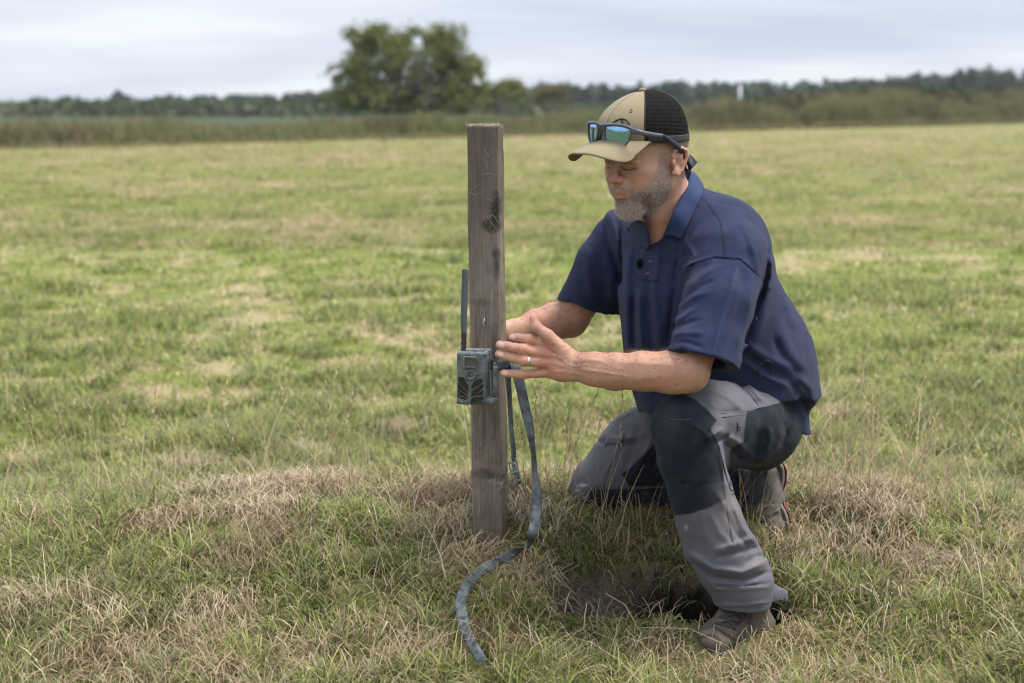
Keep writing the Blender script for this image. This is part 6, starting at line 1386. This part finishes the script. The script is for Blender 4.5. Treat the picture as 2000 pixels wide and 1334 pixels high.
def build_boots(root):
    lace = simple_mat('bootlace', (0.035, 0.026, 0.028), 0.8, 0.5, 300, 0.0005); sole_m = simple_mat('rubber_sole', (0.045, 0.045, 0.047), 0.7, 0.25, 60, 0.001)
    def boot(prims, h, spots, base, lines=()):
        V_, F = polygonise(prims, h); V_ = relax(V_, F, 1, 0.5); px, py, dd = topix(V_); nl = fbm(V_[:, 0] * 40, V_[:, 1] * 40, V_[:, 2] * 40, seed=131)[:, None]
        nl = 0.5 * nl + 0.5 * fbm(V_[:, 0] * 14, V_[:, 1] * 14, V_[:, 2] * 14, seed=132)[:, None]; nl = np.clip((nl - 0.5) * 2.2 + 0.5, 0, 1); c = np.array(base) * (0.55 + 0.9 * nl)
        for poly, col in spots: g = soft_poly(px, py, poly, 3)[:, None]; c = c * (1 - g) + np.array(col) * (0.7 + 0.6 * nl) * g
        for ln in lines: g = np.exp(-(dist_poly(px, py, ln) / 2.2) ** 2)[:, None]; c = c * (1 - 0.7 * g)
        m = cloth_mat('boot_suede_' if False else 'boot_suede', 700, 0.85, 0.0009, True, sheen=0.05, worn=0.25, tint=(0.16, 0.13, 0.105)); return mesh_from('boot', V_, F, m, root, col=c)
    B = boot(bootL_prims(), 0.003, [([(1360, 1235), (1395, 1225), (1425, 1250), (1420, 1290), (1350, 1290)], (0.15, 0.12, 0.092)), ([(1470, 1190), (1520, 1180), (1520, 1250), (1475, 1250)], (0.115, 0.095, 0.08)), ([(1418, 1180), (1465, 1180), (1460, 1205), (1440, 1225), (1410, 1205)], (0.032, 0.03, 0.033))], (0.085, 0.068, 0.055), [[(1360, 1246), (1392, 1240), (1420, 1262)], [(1470, 1186), (1462, 1215), (1472, 1250)], [(1395, 1226), (1415, 1238), (1436, 1250)], [(1440, 1240), (1470, 1236), (1500, 1240)]])
    BL = bootL_prims(); L = []
    for a, b in (((1412, 1193), (1452, 1200)), ((1404, 1204), (1446, 1214)), ((1398, 1216), (1438, 1228)), ((1418, 1190), (1442, 1214)), ((1408, 1202), (1436, 1226)), ((1450, 1192), (1412, 1206)), ((1444, 1208), (1406, 1216)), ((1440, 1186), (1447, 1204))):
        L.append(tube(castl([a, ((a[0] + b[0]) / 2, (a[1] + b[1]) / 2 - 1), b], BL, 0.003, 3), 0.0028, 6))
    v, f = merge_parts(L); mesh_from('lace', v, f, lace, B)
    q = [V(1505, 1248, 3.20), V(1478, 1256, 3.16), V(1440, 1262, 3.13), V(1405, 1268, 3.085), V(1380, 1266, 3.06)]
    path = catmull([V(1505, 1248, 3.19), V(1470, 1254, 3.165), V(1440, 1258, 3.14), V(1405, 1266, 3.10), V(1378, 1262, 3.085)], 8)
    n = len(path); wv = np.interp(np.linspace(0, 1, n), [0, .08, .3, .5, .75, .93, 1], [.020, .034, .035, .034, .042, .034, .014])
    v, f = tube(path, np.column_stack([wv, np.full(n, 0.013)]), 18, flat=vdir(0.45, 0, 1)); mesh_from('sole', v, f, sole_m, B)
    v, f = rbox(V(1386, 1252, 3.095), (0.010, 0.030, 0.014), np.array([unit([-.6, -.8, 0]), unit([.8, -.6, 0]), [0, 0, 1.0]]), 0.008, 3); mesh_from('toe_cap', v, f, sole_m, B)
    B2 = boot(bootR_prims(), 0.0032, [([(1440, 890), (1500, 890), (1500, 960), (1480, 985), (1440, 990)], (0.04, 0.042, 0.05)), ([(1482, 985), (1510, 980), (1500, 1000), (1470, 1020)], (0.19, 0.18, 0.165))], (0.12, 0.108, 0.095), [[(1480, 1030), (1497, 1012), (1518, 1002)], [(1470, 1008), (1492, 996), (1512, 980)], [(1500, 900), (1494, 930), (1506, 960), (1500, 985)], [(1490, 1048), (1508, 1036), (1528, 1030)]])
    edge = catmull([V(1515, 896, 3.58), V(1524, 915, 3.58), V(1524, 940, 3.58), V(1517, 962, 3.58), V(1521, 985, 3.575), V(1531, 1010, 3.565), V(1533, 1040, 3.56), V(1523, 1064, 3.555), V(1514, 1072, 3.55)], 6)
    n = len(edge); tt = np.linspace(0, 1, n); wv = np.interp(tt, [0, .1, .4, .75, .93, 1], [.028, .037, .034, .047, .038, .022])
    v, f = tube(edge, np.column_stack([wv, np.full(n, 0.0085)]), 18, flat=vdir(0, 0, 1)); mesh_from('midsole', v, f, simple_mat('midsole_foam', (0.20, 0.185, 0.165), 0.7, 0.3, 60), B2)
    v, f = tube(edge + BR * 0.0082 , np.column_stack([wv * 0.97, 0.0042 * (1 + 0.35 * np.sign(np.sin(tt * 60)))]), 18, flat=vdir(0, 0, 1)); mesh_from('tread', v, f, simple_mat('red_rubber', (0.22, 0.022, 0.035), 0.6, 0.3, 60), B2)
def build_cap(root):
    C0 = np.array([0.009, 0, 0.036]); a0, b0, Hh = 0.1075, 0.0845, 0.107
    nu, nv = 96, 44; vs = []; cols = []
    def crown(th, t, off=0.0):
        r_ = (1 - t ** 2.35) ** (1 / 2.15) if t < 1 else 0.0
        fr = max(0, math.cos(th)); r_ *= 1 + 0.035 * fr * math.sin(t * 3.14)
        sh = -0.017 * t ** 1.6      # crown top sits a little back
        zb = 0.006 + 0.0150 * math.cos(th) + 0.002 * math.cos(2 * th)                     # the band dips toward the back
        x = C0[0] + (a0 + off) * r_ * math.cos(th) + sh; y = (b0 + off) * r_ * math.sin(th); z = C0[2] + zb * (1 - t) + (Hh + off) * t
        return x, y, z
    for j in range(nv + 1):
        t = (j / nv) ** 0.85 * 0.9995
        for i in range(nu): vs.append(H(*crown(2 * math.pi * i / nu, t)))
    n0 = len(vs)
    for j in range(nv + 1):
        t = (j / nv) ** 0.85 * 0.9995
        for i in range(nu): vs.append(H(*crown(2 * math.pi * i / nu, t, -0.002)))
    kh, mesh_, back = cloth_mat('khaki_twill', 1500, 0.85, 0.0005, False, col=(0.235, 0.195, 0.118), worn=0.1), None, None
    m = Mat('black_mesh', 0.9, 0.04); p = m.obj(); 
    q = m.noise(m.pos(), 60, 3); m.set('Base Color', m.mix(q, (0.006, 0.006, 0.007), (0.016, 0.014, 0.014)))
    w1 = m.n('ShaderNodeTexWave', wave_type='BANDS', bands_direction='Z'); w1.inputs['Scale'].default_value = 110; m.l(m.pos(), w1.inputs['Vector']); w2 = m.n('ShaderNodeTexWave', wave_type='BANDS', bands_direction='X'); w2.inputs['Scale'].default_value = 110; m.l(m.pos(), w2.inputs['Vector'])
    m.bump(m.math('ADD', w1.outputs[0], w2.outputs[0]), 0.0006); mesh_ = m.m
    def quadset(cond, name, mat, bandt=None):
        f = []
        for j in range(nv):
            for i in range(nu):
                th = 2 * math.pi * (i + 0.5) / nu
                if not cond(th, j / nv): continue
                a, b, c_, d_ = j * nu + i, j * nu + (i + 1) % nu, (j + 1) * nu + (i + 1) % nu, (j + 1) * nu + i
                f.append([a, b, c_, d_]); f.append([a + n0, d_ + n0, c_ + n0, b + n0])
        used = sorted({q for g in f for q in g}); mp = {u: i for i, u in enumerate(used)}
        return [vs[u] for u in used], [[mp[q] for q in g] for g in f]
    FA = 53.5
    front = lambda th, t: math.cos(th) > math.cos(math.radians(FA))
    v, f = quadset(lambda th, t: front(th, t), 'x', None); cap_o = mesh_from('cap', v, f, kh, root)
    v, f = quadset(lambda th, t: not front(th, t), 'x', None); mesh_from('back_panel', v, f, mesh_, cap_o)
    sm = simple_mat('dark_piping', (0.012, 0.012, 0.016), 0.8, 0.1, 300); L = []
    for th in (math.radians(FA), math.radians(-FA), math.radians(132), math.radians(-132), math.radians(180)):
        L.append(tube([H(*crown(th, t, 0.0004)) for t in np.linspace(0.0, 0.97, 24)], [(0.0022, 0.0008)] * 24 if abs(abs(th) - math.radians(FA)) > .1 else [(0.0012, 0.0006)] * 24, 6, flat=HL if abs(abs(th) - math.pi) < .1 else HF))
    L.append(tube([H(*crown(th, 0.05, 0.0008)) for th in np.radians(np.linspace(56, 304, 50))], [(0.0075, 0.0006)] * 50, 8, flat=HU))
    v, f = merge_parts(L); mesh_from('band', v, f, sm, cap_o)
    v, f = tube([H(*crown(0, t, 0.0003)) for t in np.linspace(0.03, 0.97, 20)], 0.0007, 5); mesh_from('front_seam', v, f, simple_mat('khaki_thread', (0.13, 0.11, 0.065), 0.8), cap_o)
    top = H(*crown(0, 0.9995)); v, f = tube([top - HU * 0.001, top + HU * 0.002, top + HU * 0.005, top + HU * 0.0066], [0.0078, 0.0084, 0.0066, 0.001], 16); mesh_from('top_button', v, f, kh, cap_o)
    p = [H(*crown(math.radians(33), 0.66, 0.0008) )]; th = np.linspace(0, 2 * math.pi, 13)[:-1]
    v, f = tube([H(*crown(math.radians(33) + 0.035 * math.cos(a), 0.66 + 0.028 * math.sin(a), 0.0008)) for a in th], 0.0008, 5, closed=True); mesh_from('eyelet', v, f, simple_mat('eyelet_thread', (0.14, 0.12, 0.075), 0.8), cap_o)
    # brim
    vs_b, nb_u, nb_v = [], 41, 12
    for s in range(nb_v + 1):
        t = s / nb_v
        for i in range(nb_u):
            b_ = -1 + 2 * i / (nb_u - 1); a = math.radians(62 * b_); cx_, cy_, cz = crown(a, 0.02, 0.0005)
            ph = b_ * math.pi / 2; ex, ey = 0.100 + 0.098 * max(math.cos(ph), 0) ** 0.75, 0.0775 * math.sin(ph)      # outline of the peak
            if abs(b_) > 0.999: ex, ey = cx_, cy_
            ex = max(ex, cx_) if abs(b_) < 0.95 else cx_ + (max(ex, cx_) - cx_) * (1 - abs(b_)) / 0.05
            x = cx_ + (ex - cx_) * t; y = cy_ + (ey - cy_) * t
            drop = 0.15 * (x - cx_) + 6.6 * (y * y - cy_ * cy_ * (1 - t)) * t * 0.9 + 0.0 * t
            ze = 0.0480 - 6.2 * max(abs(ey) - 0.010, 0) ** 2 - 0.02 * (0.198 - ex); ze += (cz - ze) * abs(b_) ** 16
            z = cz * (1 - t) + ze * t + 0.002 * math.sin(t * math.pi) * (1 - b_ * b_)
            vs_b.append((x, y, z))
    top_ = [H(*q) for q in vs_b]; bot_ = [H(q[0], q[1], q[2] - 0.0028) for q in vs_b]; n1_ = len(top_); f = []
    for s in range(nb_v):
        for i in range(nb_u - 1): a = s * nb_u + i; f += [[a, a + 1, a + nb_u + 1, a + nb_u], [a + n1_, a + nb_u + n1_, a + nb_u + 1 + n1_, a + 1 + n1_]]
    rim = [i for i in range(nb_u)] + [s * nb_u + nb_u - 1 for s in range(1, nb_v + 1)] + [nb_v * nb_u + i for i in range(nb_u - 2, -1, -1)] + [s * nb_u for s in range(nb_v - 1, 0, -1)]
    for a, b in zip(rim, rim[1:] + rim[:1]): f.append([b, a, a + n1_, b + n1_])
    mesh_from('brim', top_ + bot_, f, kh, cap_o)
    # round dark emblem: arch with a small lighthouse-buoy figure, most of it behind the glasses
    def cr_at(px_, py_):
        best = None
        for th in np.radians(np.linspace(-10, 80, 91)):
            for t in np.linspace(0.05, 0.9, 60):
                pw = H(*crown(th, t, 0.0012)); a, b, _ = topix(pw); d_ = (a - px_) ** 2 + (b - py_) ** 2
                if best is None or d_ < best[0]: best = (d_, pw)
        return best[1]
    def c1(cx, cy): return 1080 + cx / 4.303, 150 + cy / 4.303
    E = [c1(500, 405), c1(506, 385), c1(528, 366), c1(556, 358), (c1(585, 356)), c1(612, 362), c1(635, 382), c1(648, 410), c1(650, 425)]
    parts = [tube([cr_at(*q) for q in E], 0.0013, 6)]
    fig = [(582, 344), (582, 352), (582, 362), (582, 374), (582, 384), (582, 394), (582, 406)]; wf = [0.0009, 0.0016, 0.0012, 0.0028, 0.0022, 0.0038, 0.0062]
    parts.append(tube([cr_at(*c1(*q)) for q in fig], [(a, 0.0010) for a in wf], 8, flat=HL)); parts.append(tube([cr_at(*c1(*q)) for q in ((572, 350), (582, 348), (592, 350))], 0.0009, 5))
    v, f = merge_parts(parts); mesh_from('emblem', v, f, sm, cap_o)
    return cap_o, crown
def build_glasses(crown):
    def c1(cx, cy): return 1080 + cx / 4.303, 150 + cy / 4.303
    def surf(px_, py_, off=0.0, c=0.1225, k=4.4, sl=-0.10):      # curved front of the wrap-around frame, in head space
        q = V(px_, py_, 1.0) - CAMP; ds = np.linspace(2.9, 3.3, 900); P = CAMP + q * ds[:, None]; L = Hloc(P)
        g = (L[:, 0] - off) - (c - k * L[:, 1] ** 2 + sl * (L[:, 2] - 0.07)); i = max(1, int(np.argmax(g < 0))); t = g[i - 1] / (g[i - 1] - g[i]); return P[i - 1] + (P[i] - P[i - 1]) * t
    root = empty('sunglasses', surf(*c1(400, 470)), 'wrap-around sunglasses with blue mirrored lenses resting on the front of the cap', 'sunglasses')
    lm = Mat('blue_mirror_lens', 0.06, 0.5); p = lm.pos(); lm.set('Metallic', 1.0)
    q_ = lm.n('ShaderNodeLayerWeight'); q_.inputs[0].default_value = 0.4; lm.set('Base Color', lm.mix(q_.outputs[1], (0.28, 0.56, 0.82), (0.42, 0.58, 0.98)))
    fm = Mat('matte_gunmetal', 0.42, 0.5); fm.set('Base Color', fm.mix(fm.noise(fm.pos(), 200, 3), (0.045, 0.05, 0.065), (0.09, 0.095, 0.125))); fm.bump(fm.noise(fm.pos(), 700, 2), 0.0001)
    def lens(poly, name, cen):
        P = catmull([(a, b, 0) for a, b in poly] + [(poly[0][0], poly[0][1], 0)], 5)[:-1, :2]; n = len(P); vs = []
        c0 = P.mean(0); rings = (1.0, 0.75, 0.5, 0.25)
        for r_ in rings:
            for q in P:
                z = c0 + (q - c0) * r_; vs.append(surf(*c1(*z), off=0.0015 * (1 - r_ ** 2)))
        vs.append(surf(*c1(*c0), off=0.0015)); f = []
        for j in range(3):
            for i in range(n): f.append([j * n + i, j * n + (i + 1) % n, (j + 1) * n + (i + 1) % n, (j + 1) * n + i])
        for i in range(n): f.append([3 * n + i, 3 * n + (i + 1) % n, len(vs) - 1])
        o = mesh_from('lens', vs, f, lm.m, root)
        rim = [surf(*c1(*q), off=0.001) for q in P]; v, f = tube(rim, [(0.0024, 0.0022)] * n, 8, closed=True); mesh_from('rim', v, f, fm.m, root)
    lens([(432, 418), (480, 408), (560, 410), (615, 424), (655, 448), (648, 505), (618, 560), (560, 583), (500, 575), (452, 548), (432, 490)], 'near', None)
    lens([(302, 395), (330, 388), (362, 394), (380, 402), (378, 470), (362, 535), (340, 556), (318, 552), (304, 520), (297, 455)], 'far', None)
    # brow bar and bridge
    bar = [surf(*c1(*q), off=0.002) for q in ((298, 390), (335, 385), (375, 394), (405, 408), (440, 406), (520, 403), (590, 412), (640, 428), (672, 445))]
    parts = [tube(catmull(bar, 5), [(0.0036, 0.0028)] * (8 * 5 + 1), 8, flat=HU)]
    parts.append(tube([surf(*c1(*q), off=0.0) for q in ((372, 420), (398, 425), (432, 432))], [(0.006, 0.0025)] * 3, 8, flat=HU)); parts.append(tube([surf(*c1(*q), off=-0.003) for q in ((405, 430), (398, 480), (375, 545))], 0.003, 7))
    v, f = merge_parts(parts); mesh_from('bridge', v, f, fm.m, root)
    def side(s, tail=True):      # temples run back along the cap
        L = [(0.094, 0.066), (0.075, 0.0835), (0.045, 0.093), (0.01, 0.0965), (-0.02, 0.0945)]; Z = (0.083, 0.077, 0.066, 0.057, 0.048)
        return [H(x, s * y, z) for (x, y), z in zip(L, Z)]
    nt_ = [surf(*c1(662, 452), off=0.0)] + [None] * 0
    # near temple from photographed points at measured side distance
    def at_side(px_, py_, yl):
        q = V(px_, py_, 1.0) - CAMP; ds = np.linspace(2.85, 3.4, 1200); P = CAMP + q * ds[:, None]; L = Hloc(P); i = int(np.argmin(np.abs(L[:, 1] - yl))); return P[i]
    T1 = [surf(*c1(655, 452), off=0.001), at_side(*c1(700, 462), 0.078), at_side(*c1(760, 474), 0.0865), at_side(*c1(850, 488), 0.0905), at_side(*c1(930, 500), 0.0905), at_side(*c1(975, 540), 0.089)]
    n = 31; v, f = tube(catmull(T1, 6), [(a, 0.0022) for a in np.interp(np.linspace(0, 1, n), [0, .3, 1], [0.0075, 0.0055, 0.0036])], 8, flat=HU); mesh_from('temple', v, f, fm.m, root)
    T2 = [surf(*c1(298, 400), off=-0.002)] + [H(x, -y, z) for x, y, z in ((0.098, 0.064, 0.080), (0.07, 0.082, 0.072), (0.03, 0.091, 0.062), (-0.01, 0.0905, 0.05))]
    v, f = tube(catmull(T2, 6), [(0.0048, 0.0022)] * 25, 8, flat=HU); mesh_from('temple', v, f, fm.m, root)
    nm = cloth_mat('navy_neoprene', 900, 0.75, 0.0004, False, col=(0.014, 0.018, 0.034), sheen=0.1, worn=0.05)
    S1 = [at_side(*c1(925, 495), 0.092), at_side(*c1(985, 535), 0.090), at_side(*c1(1060, 590), 0.083), at_side(*c1(1105, 640), 0.074), at_side(*c1(1140, 690), 0.062), at_side(*c1(1165, 720), 0.03), H(-0.112, -0.01, -0.005), H(-0.10, -0.05, 0.006), H(-0.06, -0.082, 0.025), H(-0.01, -0.092, 0.048)]
    n = 9 * 6 + 1; v, f = tube(catmull(S1, 6), [(a, 0.0028) for a in np.interp(np.linspace(0, 1, n), [0, .2, .45, .6, 1], [0.0045, 0.0065, 0.011, 0.011, 0.005])], 10, flat=HU); mesh_from('retainer', v, f, nm, root)
    # loose tail of the retainer
    A_ = at_side(*c1(1125, 640), 0.055); B_ = at_side(*c1(1215, 720), 0.035); C_ = at_side(*c1(1155, 785), 0.045)
    lay = [A_, at_side(*c1(1170, 665), 0.045), B_, at_side(*c1(1185, 755), 0.04), C_, at_side(*c1(1130, 700), 0.055)]
    n = len(lay); vv = lay + [q + BF * 0.004 for q in lay]; ff = [list(range(n)), [i + n for i in range(n)][::-1]] + [[i, i + n, (i + 1) % n + n, (i + 1) % n] for i in range(n)]
    mesh_from('retainer_tail', vv, ff, nm, root, smooth=False)
    lp = [at_side(*c1(1095, 665), 0.072), at_side(*c1(1130, 720), 0.066), at_side(*c1(1150, 770), 0.06), at_side(*c1(1135, 795), 0.062), at_side(*c1(1112, 770), 0.068), at_side(*c1(1105, 715), 0.072)]
    v, f = tube(catmull(lp, 5), [(0.0045, 0.0016)] * 26, 6, flat=HL); mesh_from('retainer_loop', v, f, nm, root)
def build_extras(root):
    # wedding band, wrist band
    a, b = V(1032.5, 705.2, 3.047), V(1026.5, 704.2, 3.045); ax = unit(a - b); c0 = (a + b) / 2 + BF * 0.0005; u = unit(np.cross(ax, BF)); w_ = np.cross(ax, u); th = np.linspace(0, 2 * math.pi, 33)[:-1]
    v, f = tube(c0 + np.cos(th)[:, None] * u * 0.0117 + np.sin(th)[:, None] * w_ * 0.0117, [(0.0024, 0.0010)] * 32, 8, closed=True, flat=ax); rm = Mat('silver', 0.22, 0.5); rm.set('Metallic', 1.0); rm.set('Base Color', (0.75, 0.74, 0.71)); mesh_from('ring', v, f, rm.m, root)
    c0 = V(999, 650, 3.432); ax = unit(V(1003, 648, 3.435) - V(985, 654, 3.42)); u = unit(np.cross(ax, BF)); w_ = np.cross(ax, u)
    v, f = tube(c0 + np.cos(th)[:, None] * u * 0.0275 + np.sin(th)[:, None] * w_ * 0.0225, [(0.0035, 0.0014)] * 32, 8, closed=True, flat=ax); mesh_from('wristband', v, f, simple_mat('blue_silicone', (0.035, 0.09, 0.42), 0.45, 0.1), root)
def build_mic():
    p = cast(1249, 516, SHIRT) - BF * 0.010
    r = np.random.default_rng(8); root = empty('lavalier_microphone', p, 'small black furry clip-on microphone pinned to the shirt placket', 'microphone')
    n = 1500; d = r.normal(size=(n, 3)); d /= np.linalg.norm(d, axis=1)[:, None]; P = p + d * np.array([0.0035, 0.0035, 0.007]); D = unit_rows(d + r.normal(size=(n, 3)) * 0.4 - np.array([0, 0, 0.25]))
    v, f, c = hairs(P, D, 0.003 + 0.004 * r.random(n), np.full(n, 0.0004), np.array([0.012, 0.011, 0.012]) * (0.5 + r.random((n, 1))), 0.5, 9); mesh_from('fur_windscreen', v, f, blade_mat('black_fur', 0.05), root, col=c)
    th = np.linspace(0, math.pi, 9); v, f = tube([p + np.array([0, 0, 0.009 * math.cos(t)]) for t in th], [max(0.0002, 0.0045 * math.sin(t)) for t in th], 12); blk = simple_mat('mic_black', (0.01, 0.01, 0.01), 0.5); mesh_from('capsule', v, f, blk, root)
    v, f = rbox(p + BF * 0.008 + np.array([0.004, 0, 0.004]), (0.005, 0.002, 0.009), np.eye(3), 0.001, 1); mesh_from('clip', v, f, blk, root, smooth=False)
    q = [(1487, 745), (1481, 722), (1488, 707), (1500, 704), (1508, 714), (1506, 730)]
    pts = [cast(a, b, SHIRT + [s for s in TROU if s.op == 'u']) - BF * 0.006 for a, b in q]; v, f = tube(catmull(pts, 7), 0.0011, 6); mesh_from('cable', v, f, blk, root)
def unit_rows(a): return a / np.linalg.norm(a, axis=1)[:, None]
if 'person' not in SKIP:
    root = empty('person', (0.42, 3.2, 0.1), 'man in a cap and navy polo shirt kneeling on one knee and steadying the post', 'person')
    bd = build_body(root)
    build_beard(root, *bd[:6]); build_arm_hair(root, bd[0], bd[1], bd[6], bd[7], bd[8])
    build_shirt(root); build_trousers(root); build_boots(root)
    cap_o, crown = build_cap(root); build_glasses(crown); build_extras(root); build_mic()
# ================================================================== AIR
def build_haze():
    v, f = [(x, y, z) for x in (-900, 900) for y in (-40, 900) for z in (-2.5, 40)], [(0, 1, 3, 2), (4, 6, 7, 5), (0, 4, 5, 1), (2, 3, 7, 6), (0, 2, 6, 4), (1, 5, 7, 3)]
    m = bpy.data.materials.new('air'); m.use_nodes = True; n = m.node_tree; n.nodes.clear(); o_ = n.nodes.new('ShaderNodeOutputMaterial'); pv = n.nodes.new('ShaderNodeVolumePrincipled')
    pv.inputs['Color'].default_value = (0.80, 0.86, 0.95, 1); pv.inputs['Density'].default_value = 0.00016; n.links.new(pv.outputs[0], o_.inputs['Volume'])
    o = mesh_from('haze', v, f, m, smooth=False); tag(o, kind='stuff', label='thin summer haze over the far woodland', cat='haze')
if 'haze' not in SKIP: build_haze()
